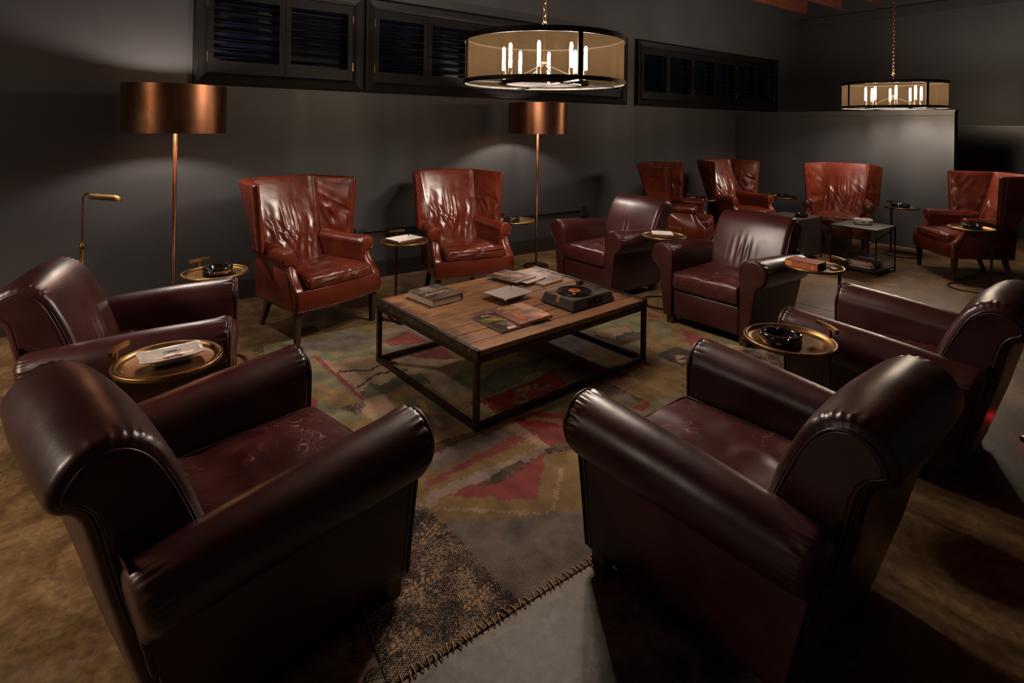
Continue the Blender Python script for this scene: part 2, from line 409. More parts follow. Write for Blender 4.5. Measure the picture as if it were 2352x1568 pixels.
def floor_mat():
    m = bpy.data.materials.new('stained_concrete')
    N, L, P = nodes_of(m)
    tc = N.new('ShaderNodeTexCoord')
    def noise(s, d=6, dist=0.6):
        n = N.new('ShaderNodeTexNoise'); n.inputs['Scale'].default_value = s; n.inputs['Detail'].default_value = d
        n.inputs['Distortion'].default_value = dist; L.new(tc.outputs['Object'], n.inputs['Vector']); return n
    n1 = noise(1.3); n2 = noise(6.5); n3 = noise(0.55, 3)
    cr = N.new('ShaderNodeValToRGB'); e = cr.color_ramp.elements
    e[0].position = 0.30; e[0].color = (0.075, 0.045, 0.019, 1); e[1].position = 0.70; e[1].color = (0.200, 0.122, 0.052, 1)
    k = e.new(0.5); k.color = (0.145, 0.086, 0.036, 1)
    L.new(n1.outputs['Fac'], cr.inputs['Fac'])
    r2 = N.new('ShaderNodeValToRGB'); r2.color_ramp.elements[0].position = 0.34; r2.color_ramp.elements[0].color = (0.42, 0.38, 0.34, 1)
    r2.color_ramp.elements[1].position = 0.62; r2.color_ramp.elements[1].color = (1, 1, 1, 1)
    L.new(n2.outputs['Fac'], r2.inputs['Fac'])
    mx = N.new('ShaderNodeMixRGB'); mx.blend_type = 'MULTIPLY'; mx.inputs['Fac'].default_value = 0.8
    L.new(cr.outputs[0], mx.inputs['Color1']); L.new(r2.outputs[0], mx.inputs['Color2'])
    # blue-grey unstained patches
    r3 = N.new('ShaderNodeValToRGB'); r3.color_ramp.elements[0].position = 0.60; r3.color_ramp.elements[1].position = 0.74
    L.new(n3.outputs['Fac'], r3.inputs['Fac'])
    mg = N.new('ShaderNodeMixRGB'); mg.inputs['Color2'].default_value = (0.092, 0.068, 0.046, 1)
    s3 = N.new('ShaderNodeMath'); s3.operation = 'MULTIPLY'; s3.inputs[1].default_value = 0.7; L.new(r3.outputs[0], s3.inputs[0])
    L.new(s3.outputs[0], mg.inputs['Fac']); L.new(mx.outputs[0], mg.inputs['Color1'])
    # pendant-lit floor just before the rug, its light painted in as grey
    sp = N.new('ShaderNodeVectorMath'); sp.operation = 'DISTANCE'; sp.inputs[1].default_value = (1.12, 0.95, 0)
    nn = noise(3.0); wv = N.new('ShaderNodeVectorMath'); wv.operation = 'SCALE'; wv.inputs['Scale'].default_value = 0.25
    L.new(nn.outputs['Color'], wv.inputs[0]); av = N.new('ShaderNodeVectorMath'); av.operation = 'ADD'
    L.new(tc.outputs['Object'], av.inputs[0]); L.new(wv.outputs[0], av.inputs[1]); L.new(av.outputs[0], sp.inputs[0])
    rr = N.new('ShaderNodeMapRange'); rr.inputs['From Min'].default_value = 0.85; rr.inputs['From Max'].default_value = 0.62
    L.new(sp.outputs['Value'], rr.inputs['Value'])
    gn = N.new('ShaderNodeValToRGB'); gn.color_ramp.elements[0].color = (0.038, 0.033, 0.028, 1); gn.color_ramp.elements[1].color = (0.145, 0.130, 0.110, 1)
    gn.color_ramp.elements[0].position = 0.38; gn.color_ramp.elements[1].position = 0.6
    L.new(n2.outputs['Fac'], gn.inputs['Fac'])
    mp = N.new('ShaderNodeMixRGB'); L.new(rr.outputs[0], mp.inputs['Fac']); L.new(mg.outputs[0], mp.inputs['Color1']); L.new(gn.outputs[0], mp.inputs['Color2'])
    # pits
    vo = N.new('ShaderNodeTexVoronoi'); vo.inputs['Scale'].default_value = 42; L.new(tc.outputs['Object'], vo.inputs['Vector'])
    n4 = noise(3.0, 3)
    thr = N.new('ShaderNodeMath'); thr.operation = 'MULTIPLY'; thr.inputs[1].default_value = 0.235; L.new(n4.outputs['Fac'], thr.inputs[0])
    lt = N.new('ShaderNodeMath'); lt.operation = 'LESS_THAN'; L.new(vo.outputs['Distance'], lt.inputs[0]); L.new(thr.outputs[0], lt.inputs[1])
    md = N.new('ShaderNodeMixRGB'); md.inputs['Color2'].default_value = (0.02, 0.012, 0.006, 1)
    s5 = N.new('ShaderNodeMath'); s5.operation = 'MULTIPLY'; s5.inputs[1].default_value = 0.65; L.new(lt.outputs[0], s5.inputs[0])
    L.new(s5.outputs[0], md.inputs['Fac']); L.new(mp.outputs[0], md.inputs['Color1'])
    n6 = noise(34, 6); r6 = N.new('ShaderNodeMapRange'); r6.inputs['From Min'].default_value = 0.3; r6.inputs['From Max'].default_value = 0.7; r6.inputs['To Min'].default_value = 0.62; r6.inputs['To Max'].default_value = 1.25
    L.new(n6.outputs['Fac'], r6.inputs['Value']); s6 = N.new('ShaderNodeVectorMath'); s6.operation = 'SCALE'; L.new(md.outputs[0], s6.inputs[0]); L.new(r6.outputs[0], s6.inputs['Scale'])
    L.new(s6.outputs[0], P.inputs['Base Color'])
    mr = N.new('ShaderNodeMapRange'); mr.inputs['To Min'].default_value = 0.38; mr.inputs['To Max'].default_value = 0.70
    L.new(n2.outputs['Fac'], mr.inputs['Value']); L.new(mr.outputs[0], P.inputs['Roughness']); P.inputs['Specular IOR Level'].default_value = 0.25
    b = N.new('ShaderNodeBump'); b.inputs['Strength'].default_value = 0.15; b.inputs['Distance'].default_value = 0.004
    L.new(n2.outputs['Fac'], b.inputs['Height']); L.new(b.outputs[0], P.inputs['Normal'])
    return m
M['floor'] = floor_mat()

def rug_mat():
    m = bpy.data.materials.new('kilim_weave')
    N, L, P = nodes_of(m)
    tc = N.new('ShaderNodeTexCoord')
    a = N.new('ShaderNodeAttribute'); a.attribute_name = 'paint'
    w = N.new('ShaderNodeAttribute'); w.attribute_name = 'worn'
    sx = N.new('ShaderNodeSeparateXYZ'); L.new(tc.outputs['Object'], sx.inputs[0])
    def sinw(sock, f):
        k = N.new('ShaderNodeMath'); k.operation = 'MULTIPLY'; k.inputs[1].default_value = f; L.new(sock, k.inputs[0])
        q = N.new('ShaderNodeMath'); q.operation = 'SINE'; L.new(k.outputs[0], q.inputs[0]); return q.outputs[0]
    s1 = sinw(sx.outputs[0], 2 * PI / 0.011); s2 = sinw(sx.outputs[1], 2 * PI / 0.009)
    pr = N.new('ShaderNodeMath'); pr.operation = 'MULTIPLY'; L.new(s1, pr.inputs[0]); L.new(s2, pr.inputs[1])
    n = N.new('ShaderNodeTexNoise'); n.inputs['Scale'].default_value = 9; n.inputs['Detail'].default_value = 6; L.new(tc.outputs['Object'], n.inputs['Vector'])
    nf = N.new('ShaderNodeTexNoise'); nf.inputs['Scale'].default_value = 130; nf.inputs['Detail'].default_value = 2; L.new(tc.outputs['Object'], nf.inputs['Vector'])
    # worn knots: pale warp showing through the dark pile
    k1 = N.new('ShaderNodeMath'); k1.operation = 'MULTIPLY_ADD'; k1.inputs[1].default_value = 0.9; L.new(n.outputs['Fac'], k1.inputs[0]); L.new(nf.outputs['Fac'], k1.inputs[2])
    k2 = N.new('ShaderNodeMath'); k2.operation = 'MULTIPLY_ADD'; k2.inputs[1].default_value = 0.22; L.new(pr.outputs[0], k2.inputs[0]); L.new(k1.outputs[0], k2.inputs[2])
    rg = N.new('ShaderNodeMapRange'); rg.inputs['From Min'].default_value = 0.98; rg.inputs['From Max'].default_value = 1.08; L.new(k2.outputs[0], rg.inputs['Value'])
    fw = N.new('ShaderNodeMath'); fw.operation = 'MULTIPLY'; L.new(rg.outputs[0], fw.inputs[0]); L.new(w.outputs['Fac'], fw.inputs[1])
    # general fading and weave shade
    rv = N.new('ShaderNodeMapRange'); rv.inputs['From Min'].default_value = 0.3; rv.inputs['From Max'].default_value = 0.7; rv.inputs['To Min'].default_value = 0.80; rv.inputs['To Max'].default_value = 1.35
    L.new(n.outputs['Fac'], rv.inputs['Value'])
    mw = N.new('ShaderNodeMapRange'); mw.inputs['From Min'].default_value = -1; mw.inputs['To Min'].default_value = 0.72; mw.inputs['To Max'].default_value = 1.2; L.new(pr.outputs[0], mw.inputs['Value'])
    mm = N.new('ShaderNodeMath'); mm.operation = 'MULTIPLY'; L.new(rv.outputs[0], mm.inputs[0]); L.new(mw.outputs[0], mm.inputs[1])
    sc = N.new('ShaderNodeVectorMath'); sc.operation = 'SCALE'; L.new(a.outputs['Color'], sc.inputs[0]); L.new(mm.outputs[0], sc.inputs['Scale'])
    mx = N.new('ShaderNodeMixRGB'); mx.inputs['Color2'].default_value = (0.27, 0.18, 0.12, 1)
    L.new(fw.outputs[0], mx.inputs['Fac']); L.new(sc.outputs[0], mx.inputs['Color1'])
    L.new(mx.outputs[0], P.inputs['Base Color'])
    P.inputs['Roughness'].default_value = 0.92; P.inputs['Specular IOR Level'].default_value = 0.15
    b = N.new('ShaderNodeBump'); b.inputs['Strength'].default_value = 0.5; b.inputs['Distance'].default_value = 0.003
    L.new(pr.outputs[0], b.inputs['Height']); L.new(b.outputs[0], P.inputs['Normal'])
    return m
M['rug'] = rug_mat()

def shade_mat():
    m = bpy.data.materials.new('bronze_mesh_shade')
    m.use_nodes = True
    N, L = m.node_tree.nodes, m.node_tree.links
    N.clear()
    out = N.new('ShaderNodeOutputMaterial')
    tr = N.new('ShaderNodeBsdfTransparent'); tr.inputs[0].default_value = (0.95, 0.88, 0.76, 1)
    tl = N.new('ShaderNodeBsdfTranslucent'); tl.inputs[0].default_value = (0.0120, 0.0074, 0.0036, 1)
    df = N.new('ShaderNodeBsdfDiffuse'); df.inputs[0].default_value = (0.0070, 0.0045, 0.0022, 1)
    a1 = N.new('ShaderNodeMixShader'); a1.inputs[0].default_value = 0.5
    L.new(tl.outputs[0], a1.inputs[1]); L.new(df.outputs[0], a1.inputs[2])
    a2 = N.new('ShaderNodeMixShader'); a2.inputs[0].default_value = 0.25
    L.new(a1.outputs[0], a2.inputs[1]); L.new(tr.outputs[0], a2.inputs[2])
    L.new(a2.outputs[0], out.inputs[0])
    return m
M['shade'] = shade_mat()
# ------------------------------------------------------------------ room shell
WY, PX, RX = 5.62, 9.14, 11.4
WZ0, WZ1 = 1.95, 2.93
WINS = [(0.70, 2.24, 2), (2.26, 6.24, 6), (6.48, 10.47, 6)]

def structure(o): o['kind'] = 'structure'; return o

b = MB()
JX = 5.318
for x0, x1 in ((-3.2, JX - 0.004), (JX + 0.004, RX + 0.3)):
    b.box(((x0 + x1) / 2, 1.35, -0.06), (x1 - x0, 9.0, 0.12))
b.box((JX, 1.35, -0.09), (0.03, 9.0, 0.14))
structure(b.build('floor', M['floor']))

b = MB()
def wall_seg(x0, x1, z0, z1): b.box(((x0 + x1) / 2, WY + 0.09, (z0 + z1) / 2), (x1 - x0, 0.18, z1 - z0))
wall_seg(-3.2, RX + 0.3, 0, WZ0 + 0.07)
wall_seg(-3.2, RX + 0.3, WZ1 - 0.07, 4.45)
edges = [-3.2] + [v for w in WINS for v in (w[0] + 0.07, w[1] - 0.07)] + [RX + 0.3]
for i in range(0, len(edges), 2): wall_seg(edges[i], edges[i + 1], WZ0 + 0.07, WZ1 - 0.07)
structure(b.build('wall_back', M['wall']))
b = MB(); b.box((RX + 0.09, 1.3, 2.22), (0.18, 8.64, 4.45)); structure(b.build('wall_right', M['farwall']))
b = MB(); b.box((RX - 0.02, 1.3, 0.85), (0.04, 8.6, 1.70)); b.box((RX - 0.03, 1.3, 1.71), (0.06, 8.6, 0.03)); structure(b.build('trim_1', M['trim']))
b = MB(); b.box((RX - 0.03, 1.3, 3.72), (0.06, 8.6, 0.16)); structure(b.build('trim_2', M['trim']))
# half-height partition with a flat moulding round its face
b = MB(); b.box((PX + 0.06, (2.46 + WY) / 2, 0.945), (0.12, WY - 2.46, 1.89)); structure(b.build('wall_partition', M['wall']))
b = MB(); b.box((PX - 0.005, (2.46 + WY) / 2, 1.865), (0.012, WY - 2.46, 0.055)); b.box((PX - 0.005, 2.495, 0.92), (0.012, 0.07, 1.83)); b.box((PX + 0.06, (2.46 + WY) / 2, 1.90), (0.15, WY - 2.44, 0.022))
structure(b.build('trim_3', M['wall']))
b = MB(); b.box(((PX - 3.2) / 2, WY - 0.011, 0.08), (PX + 3.2, 0.022, 0.16)); b.box(((PX - 3.2) / 2, WY - 0.008, 0.166), (PX + 3.2, 0.016, 0.012)); structure(b.build('baseboard_back', M['trim']))

# ceiling deck with exposed joists
b = MB(); b.box((4.1, 1.35, 4.26), (15.0, 8.9, 0.08)); ceil = structure(b.build('ceiling', M['ceilwood']))
b = MB(); b.box((0, 0, 0), (14.9, 0.065, 0.29)); j0 = b.build('joist', M['ceilwood'], ceil); j0.location = (4.0, 5.52, 4.075)
for k in range(1, 13):
    j = put(j0.data, 'joist', ceil, (4.0, 5.52 - 0.64 * k, 4.075))

# shuttered windows
def louver_mesh(L):
    b = MB(); R = []
    for x in (-L / 2, L / 2):
        R.append([(x, 0.043 * math.cos(a), 0.0060 * math.sin(a)) for a in np.linspace(0, 2 * PI, 11)[:-1]])
    b.grid(np.array(R), cv=True, cap0=True, cap1=True)
    me = b.build('tmp', M['shutter']); d = me.data; bpy.data.objects.remove(me); return d
hb_ = MB(); hb_.box((0, 0, 0), (0.012, 0.014, 0.085)); _h = hb_.build('tmp', M['brasshinge']); HINGE = _h.data; bpy.data.objects.remove(_h)
for wi, (x0, x1, npan) in enumerate(WINS):
    b = MB(); fw = 0.105
    prof = [(0, 0.0), (0.0, -0.055), (0.022, -0.062), (0.078, -0.048), (0.105, -0.036), (0.105, 0.0)]
    ring = []
    for (d, y) in prof:
        ring.append([(x0 + d, WY + y, WZ0 + d), (x1 - d, WY + y, WZ0 + d), (x1 - d, WY + y, WZ1 - d), (x0 + d, WY + y, WZ1 - d)])
    b.grid(np.array(ring), cv=True, smooth=False)
    win = structure(b.build('window_%d' % (wi + 1), M['shutter']))
    b = MB(); b.box(((x0 + x1) / 2, WY + 0.12, (WZ0 + WZ1) / 2), (x1 - x0 - 0.15, 0.012, WZ1 - WZ0 - 0.15)); b.build('pane', M['glass'], win)
    pw = (x1 - x0 - 2 * fw) / npan
    zc, ph = (WZ0 + WZ1) / 2, WZ1 - WZ0 - 2 * fw - 0.008
    b = MB(); sw = 0.052
    for s in (-1, 1): b.box((s * (pw / 2 - sw / 2 - 0.002), 0, 0), (sw, 0.03, ph))
    b.box((0, 0, -ph / 2 + 0.055), (pw - 2 * sw, 0.026, 0.11)); b.box((0, 0, ph / 2 - 0.045), (pw - 2 * sw, 0.026, 0.09))
    pm = None; lm = louver_mesh(pw - 2 * sw - 0.006)
    for k in range(npan):
        px = x0 + fw + pw * (k + 0.5)
        if pm is None: p = b.build('shutter_panel', M['shutter'], win); pm = p.data
        else: p = put(pm, 'shutter_panel', win)
        p.location = (px, WY - 0.012, zc)
        nl = 7; z0 = -ph / 2 + 0.11; z1 = ph / 2 - 0.09
        for q in range(nl):
            put(lm, 'louver', p, (0, 0, z0 + (q + 0.5) * (z1 - z0) / nl), (math.radians(17), 0, 0))
        sgn = -1 if k % 2 == 0 else 1
        for hz in (-0.24, 0.24): put(HINGE, 'hinge', p, (sgn * (pw / 2 + 0.001), -0.014, hz))

# conduit along the wall with two boxes
t = thing('wall_conduit', 'black pipe conduit with outlet boxes running low along the dark back wall', 'conduit', (3.8, WY, 0.48))
b = MB(); b.tube([(-1.55, -0.022, 0.02), (1.55, -0.022, -0.01)], 0.012, 8); b.build('pipe', M['trim'], t)
for x in (-1.58, 1.60):
    b = MB(); rbox(b, (x - 0.04, -0.055, -0.085), (x + 0.04, 0.0, 0.06), 0.006, (3, 3, 3)); bx = b.build('outlet_box', M['trim'], t)
    b = MB(); b.box((x, -0.057, -0.012), (0.036, 0.004, 0.07)); b.build('socket_plate', M['rubber'], bx)

# ------------------------------------------------------------------ rug
RUG=[('G',[(1.07,4.63),(1.93,4.29),(1.39,2.89),(0.91,3.05),(0.85,3.67)]),
('t',[(1.26,3.82),(1.67,3.7),(2.09,3.29),(1.65,2.89),(1.22,2.97),(1.3,3.27)]),
('y',[(1.27,4.28),(1.54,4.28),(1.87,4.26),(2.07,4.32),(2.06,4.17),(1.77,4.18),(1.51,4.19),(1.28,4.18)]),
('g',[(1.24,4.24),(1.4,4.21),(1.55,4.3),(1.64,4.3),(1.7,4.12),(1.7,3.97),(1.48,3.95),(1.25,4.05)]),
('p',[(1.77,4.04),(2.01,4.01),(2.13,4.04),(2.01,4.17),(1.84,4.13)]),
('r',[(1.77,3.94),(2.0,3.99),(2.04,3.72),(1.98,3.72),(1.76,3.81)]),
('r',[(1.79,3.56),(2.07,3.57),(2.04,3.36),(1.96,3.37),(1.9,3.44),(1.83,3.5)]),
('y',[(1.13,3.56),(1.26,3.29),(1.28,3.15),(1.16,3.14),(1.06,3.33)]),
('r',[(1.24,3.96),(1.27,3.93),(1.31,3.15),(1.28,3.15)]),
('r',[(1.03,3.45),(1.07,3.35),(1.06,3.22),(1.0,3.24)]),
('w',[(1.15,3.14),(1.31,3.15),(1.28,3.07),(1.2,3.0)]),
('k',[(1.31,3.62),(1.4,3.58),(1.47,3.51),(1.58,3.57),(1.68,3.53),(1.67,3.5),(1.56,3.53),(1.46,3.48),(1.39,3.55),(1.3,3.59)]),
('k',[(1.32,3.33),(1.42,3.39),(1.49,3.44),(1.58,3.43),(1.69,3.39),(1.67,3.36),(1.57,3.4),(1.47,3.4),(1.41,3.36),(1.31,3.31)]),
('d',[(1.31,3.26),(1.42,3.34),(1.44,3.26),(1.6,3.33),(1.73,3.26),(1.72,3.1),(1.6,3.14),(1.46,3.15),(1.31,3.15)]),
('t',[(1.22,2.99),(1.3,3.14),(1.43,3.15),(1.33,3.0),(1.25,2.9)]),
('y',[(1.43,3.15),(1.57,3.18),(1.7,3.07),(1.65,2.53),(1.61,2.52),(1.42,2.53),(1.48,2.65),(1.4,2.91)]),
('d',[(1.47,3.04),(1.61,2.98),(1.68,2.75),(1.54,2.58),(1.48,2.62),(1.47,2.83)]),
('y',[(1.54,2.97),(1.57,2.96),(1.53,2.63),(1.5,2.63)]),
('y',[(1.45,2.95),(1.63,2.72),(1.61,2.69),(1.45,2.91)]),
('d',[(1.98,2.97),(2.3,3.09),(2.49,2.96),(2.2,2.81),(2.01,2.77),(1.86,2.77)]),
('b',[(1.41,2.51),(1.65,2.5),(1.65,2.45),(1.37,2.42)]),
('g',[(1.37,2.43),(1.65,2.45),(1.82,2.44),(1.82,2.36),(1.31,2.33)]),
('p',[(1.18,2.19),(1.91,2.18),(1.81,2.11),(1.27,2.12),(1.13,2.1)]),
('r',[(1.23,2.26),(1.82,2.34),(1.81,2.27),(1.21,2.22)]),
('g',[(1.35,2.42),(1.79,2.45),(1.82,2.34),(1.29,2.32)]),
('t',[(1.79,2.45),(1.87,2.45),(1.88,2.14),(1.83,2.16)]),
('r',[(1.87,2.45),(2.17,2.37),(2.0,2.07),(1.88,2.14)]),
('R',[(1.87,2.47),(2.02,2.47),(2.14,2.33),(2.06,2.23),(1.92,2.34)]),
('y',[(1.93,2.46),(2.0,2.45),(2.01,2.39),(2.09,2.33),(2.06,2.27),(2.03,2.32),(1.98,2.37),(1.94,2.41)]),
('w',[(1.83,2.15),(1.99,2.14),(1.98,2.07),(1.83,2.05)]),
('y',[(1.23,2.09),(1.56,1.87),(1.81,2.11),(2.08,2.0),(1.74,1.67),(1.57,1.72),(1.52,1.73),(1.43,1.83),(1.17,2.02)]),
('t',[(1.17,2.1),(1.56,1.78),(1.81,2.0),(1.82,1.99),(1.56,1.76),(1.16,2.08)]),
('r',[(1.26,2.12),(1.82,2.12),(1.56,1.87)]),
('k',[(1.41,2.11),(1.48,2.11),(1.51,2.13),(1.68,2.15),(1.69,2.1),(1.66,2.11),(1.63,2.08),(1.59,2.09),(1.57,2.05),(1.54,2.07),(1.5,2.05),(1.47,2.08),(1.42,2.07)]),
('h',[(1.17,2.01),(1.42,1.83),(1.67,1.72),(1.81,1.62),(1.53,1.32),(1.15,1.52)]),
('w',[(1.15,2.27),(1.15,2.13),(1.18,1.51),(1.0,1.42),(0.72,1.41),(0.33,1.7),(0.54,2.2),(1.0,2.25)]),
('R',[(1.76,2.78),(1.86,2.75),(2.24,2.77),(2.46,2.82),(2.42,2.62),(2.05,2.53),(1.87,2.54)]),
('y',[(1.98,2.6),(2.1,2.73),(2.2,2.75),(2.2,2.71),(2.11,2.65),(2.06,2.57),(2.01,2.55)]),
('R',[(2.1,2.71),(2.15,2.7),(2.11,2.67),(2.07,2.68)]),
('R',[(2.04,2.66),(2.09,2.64),(2.06,2.6),(2.01,2.61)]),
('y',[(2.23,2.73),(2.27,2.72),(2.23,2.67),(2.27,2.66),(2.32,2.69),(2.32,2.66),(2.26,2.61),(2.2,2.65)]),
('d',[(2.11,2.86),(2.5,3.07),(2.54,2.99),(2.35,2.87),(2.18,2.83)]),
('t',[(1.84,2.72),(1.85,2.55),(1.79,2.53),(1.79,2.68)]),
('y',[(2.75,3.25),(3.01,3.26),(3.03,2.62),(2.8,2.61)]),
('g',[(2.75,3.25),(3.01,3.26),(3.04,2.99),(2.79,2.87)]),
('b',[(2.59,2.8),(2.64,2.53),(2.84,2.44),(2.8,2.61),(2.76,2.89)]),
('G',[(3.08,3.26),(3.91,3.28),(3.87,3.14),(3.17,2.61),(3.13,2.63)]),
('t',[(3.22,3.17),(3.49,3.1),(3.45,2.99),(3.23,2.97),(3.15,3.08)]),
('k',[(3.12,3.11),(3.18,3.09),(3.16,3.06),(3.21,3.02),(3.19,2.99),(3.23,2.97),(3.28,3.01),(3.33,2.98),(3.37,3.01),(3.42,2.99),(3.45,3.01),(3.48,2.93),(3.37,2.85),(3.15,2.84)]),
('y',[(3.78,3.16),(3.93,2.87),(3.57,2.53),(3.48,2.61),(3.25,2.58),(3.09,2.55)]),
('G',[(3.74,3.08),(3.87,2.95),(3.6,2.72),(3.53,2.8)]),
('r',[(3.86,3.27),(3.93,3.11),(3.87,3.06),(3.77,3.17)]),
('r',[(3.82,2.8),(3.83,2.47),(3.7,2.44),(3.56,2.52)]),
('k',[(3.24,2.58),(3.48,2.61),(3.5,2.47),(3.23,2.33)]),
('t',[(3.33,2.51),(3.39,2.48),(3.38,2.44),(3.3,2.45)]),
('t',[(3.29,2.44),(3.33,2.42),(3.31,2.39),(3.26,2.4)]),
('y',[(2.87,2.46),(3.09,2.55),(3.25,2.34),(3.04,2.09),(2.61,2.18),(2.63,2.34)]),
('t',[(2.63,2.51),(2.84,2.44),(2.81,2.37),(2.61,2.34)]),
('k',[(2.57,2.79),(2.63,2.78),(2.64,2.2),(2.58,2.2)]),
('d',[(2.88,2.5),(3.0,2.51),(3.0,2.47),(2.86,2.42)]),
('g',[(2.55,2.5),(2.64,2.48),(2.6,2.21),(2.51,2.2)]),
('r',[(2.51,2.17),(2.63,2.18),(2.63,2.13),(2.53,2.12)]),
('k',[(2.98,2.2),(3.04,2.18),(3.0,2.14),(2.97,2.16)]),
('w',[(3.83,2.31),(3.99,2.07),(3.83,1.84),(3.67,2.07)]),
('t',[(3.83,2.47),(3.9,2.29),(3.77,2.27),(3.7,2.44)])]
RCOL = dict(o=(0.20, 0.115, 0.045), g=(0.155, 0.130, 0.110), G=(0.150, 0.135, 0.080), r=(0.180, 0.046, 0.042), R=(0.170, 0.022, 0.020), k=(0.045, 0.036, 0.030),
            t=(0.255, 0.170, 0.110), y=(0.175, 0.115, 0.050), p=(0.225, 0.165, 0.130), d=(0.085, 0.080, 0.048), b=(0.085, 0.042, 0.026), w=(0.026, 0.019, 0.016), h=(0.105, 0.088, 0.074))
def build_rug():
    q = np.array([(0.70, 1.487), (3.97, 1.480), (3.99, 4.24), (1.00, 4.34)])
    nx, ny = 470, 400
    U, V = np.meshgrid(np.linspace(0, 1, nx), np.linspace(0, 1, ny), indexing='ij')
    X = (1 - U) * (1 - V) * q[0, 0] + U * (1 - V) * q[1, 0] + U * V * q[2, 0] + (1 - U) * V * q[3, 0]
    Y = (1 - U) * (1 - V) * q[0, 1] + U * (1 - V) * q[1, 1] + U * V * q[2, 1] + (1 - U) * V * q[3, 1]
    # edges wander a little
    e = 0.012
    Xn = X + e * vnoise(np.stack([Y * 3, X * 0 + 2.5, X * 0], -1)) * (np.abs(U - 0.5) > 0.47)
    Yn = Y + e * vnoise(np.stack([X * 3, X * 0 + 9.5, X * 0], -1)) * (np.abs(V - 0.5) > 0.47)
    Z = 0.0045 + 0.0012 * vnoise(np.stack([X * 4, Y * 4, X * 0 + 3], -1))
    # kilim stepping: look colours up on a coarse jittered lattice so that borders come out toothed
    px = np.floor(X / 0.016) * 0.016 + 0.008; py = np.floor(Y / 0.016) * 0.016 + 0.008
    jx = px + 0.012 * vnoise(np.stack([px * 60, py * 60, px * 0 + 1.5], -1)); jy = py + 0.012 * vnoise(np.stack([px * 60, py * 60, px * 0 + 7.5], -1))
    # base: patches of ochre, grey, green-grey
    ci = vnoise(np.stack([np.floor(px / 0.42), np.floor(py / 0.36), px * 0 + 20], -1) + 0.5)
    col = np.zeros(X.shape + (3,)); worn = np.zeros(X.shape)
    for lo, hi, k in ((-9, -0.3, 'g'), (-0.3, 0.0, 'y'), (0.0, 0.25, 'G'), (0.25, 0.5, 'p'), (0.5, 9, 'b')):
        col[(ci >= lo) & (ci < hi)] = RCOL[k]
    def inside(poly):
        P = np.array(poly); c = np.zeros(X.shape, bool); m = len(P)
        for i in range(m):
            (xa, ya), (xb, yb) = P[i], P[(i + 1) % m]
            cond = ((ya > jy) != (yb > jy))
            with np.errstate(divide='ignore', invalid='ignore'):
                xi = (xb - xa) * (jy - ya) / (yb - ya + 1e-12) + xa
            c ^= cond & (jx < xi)
        return c
    for k, poly in RUG:
        m = inside(poly); col[m] = RCOL[k]; worn[m] = {'w': 1.0, 'h': 0.30, 'k': 0.25}.get(k, 0.0)
    # star figures knotted in pale yarn on the dark patch
    def star(cx, cy, r, rot):
        for k in range(3):
            a = rot + k * PI / 3
            s = (X - cx) * math.cos(a) + (Y - cy) * math.sin(a); dd = np.abs(-(X - cx) * math.sin(a) + (Y - cy) * math.cos(a))
            m = (np.abs(s) > 0.010) & (np.abs(s) < r * (1.0 if k % 2 else 0.8)) & (np.abs(dd - 0.008 * (k == 0)) < 0.0048) & (np.mod(s, 0.021) < 0.0145)
            col[m] = (0.36, 0.215, 0.115); worn[m] = 0.0
    star(1.076, 1.605, 0.085, 0.3); star(0.946, 1.76, 0.085, 0.0); star(1.09, 1.965, 0.075, 0.5)
    star(3.05, 2.12, 0.09, 0.2); star(0.80, 1.60, 0.07, 0.1)
    # fade variation
    f = 1 + 0.22 * vnoise(np.stack([X * 5, Y * 14, X * 0 + 5], -1)) + 0.12 * vnoise(np.stack([X * 40, Y * 12, X * 0 + 6], -1))
    col = col * f[..., None]
    mb = MB(); mb.grid(np.stack([Xn, Yn, Z], -1), flip=True)
    # skirt down to the floor
    P = np.stack([Xn, Yn, Z], -1)
    for e_ in (P[:, 0], P[::-1, -1], P[0, ::-1], P[-1, :]):
        lo = e_.copy(); lo[:, 2] = 0.0005
        mb.grid(np.stack([e_, lo]), flip=False)
    o = mb.build('patchwork_kilim_rug', M['rug'])
    me = o.data
    n = nx * ny; tot = len(me.vertices)
    c4 = np.ones((tot, 4)); c4[:n, :3] = col.reshape(-1, 3); c4[n:, :3] = (0.12, 0.08, 0.05)
    a = me.attributes.new('paint', 'FLOAT_COLOR', 'POINT'); a.data.foreach_set('color', c4.reshape(-1))
    w = np.zeros(tot); w[:n] = worn.reshape(-1)
    a = me.attributes.new('worn', 'FLOAT', 'POINT'); a.data.foreach_set('value', w)
    tag(o, 'worn patchwork kilim rug of red, ochre, grey and black pieces under the plank coffee table', 'rug')
    # overcast stitches along the near edge
    s = MB(); r = random.Random(3)
    for k in range(150):
        x = 0.74 + k * 0.0215 + r.uniform(-0.004, 0.004); y = 1.484 + r.uniform(-0.004, 0.004)
        l = r.uniform(0.016, 0.034); dx = r.uniform(-0.012, 0.012)
        s.tube([(x - 0.003, y - 0.006, 0.003), (x, y - 0.003, 0.0075), (x + dx * 0.6, y + l * 0.6, 0.0085), (x + dx, y + l, 0.006)], 0.0022, 5)
    st = s.build('edge_stitching', mat('ochre_yarn', (0.36, 0.215, 0.085), 0.9), o, 'stuff')
    # ragged fringe at the left edge
    s = MB()
    for k in range(160):
        v = r.uniform(0, 1); x0_ = 0.70 + 0.30 * v; y0_ = 1.487 + 2.85 * v
        s.tube([(x0_ + 0.01, y0_, 0.005), (x0_ - r.uniform(0.02, 0.05), y0_ + r.uniform(-0.02, 0.02), 0.004), (x0_ - r.uniform(0.04, 0.08), y0_ + r.uniform(-0.04, 0.04), 0.0025)], 0.0016, 4)
    s.build('fringe', mat('dark_yarn', (0.05, 0.036, 0.028), 0.9), o, 'stuff')
build_rug()
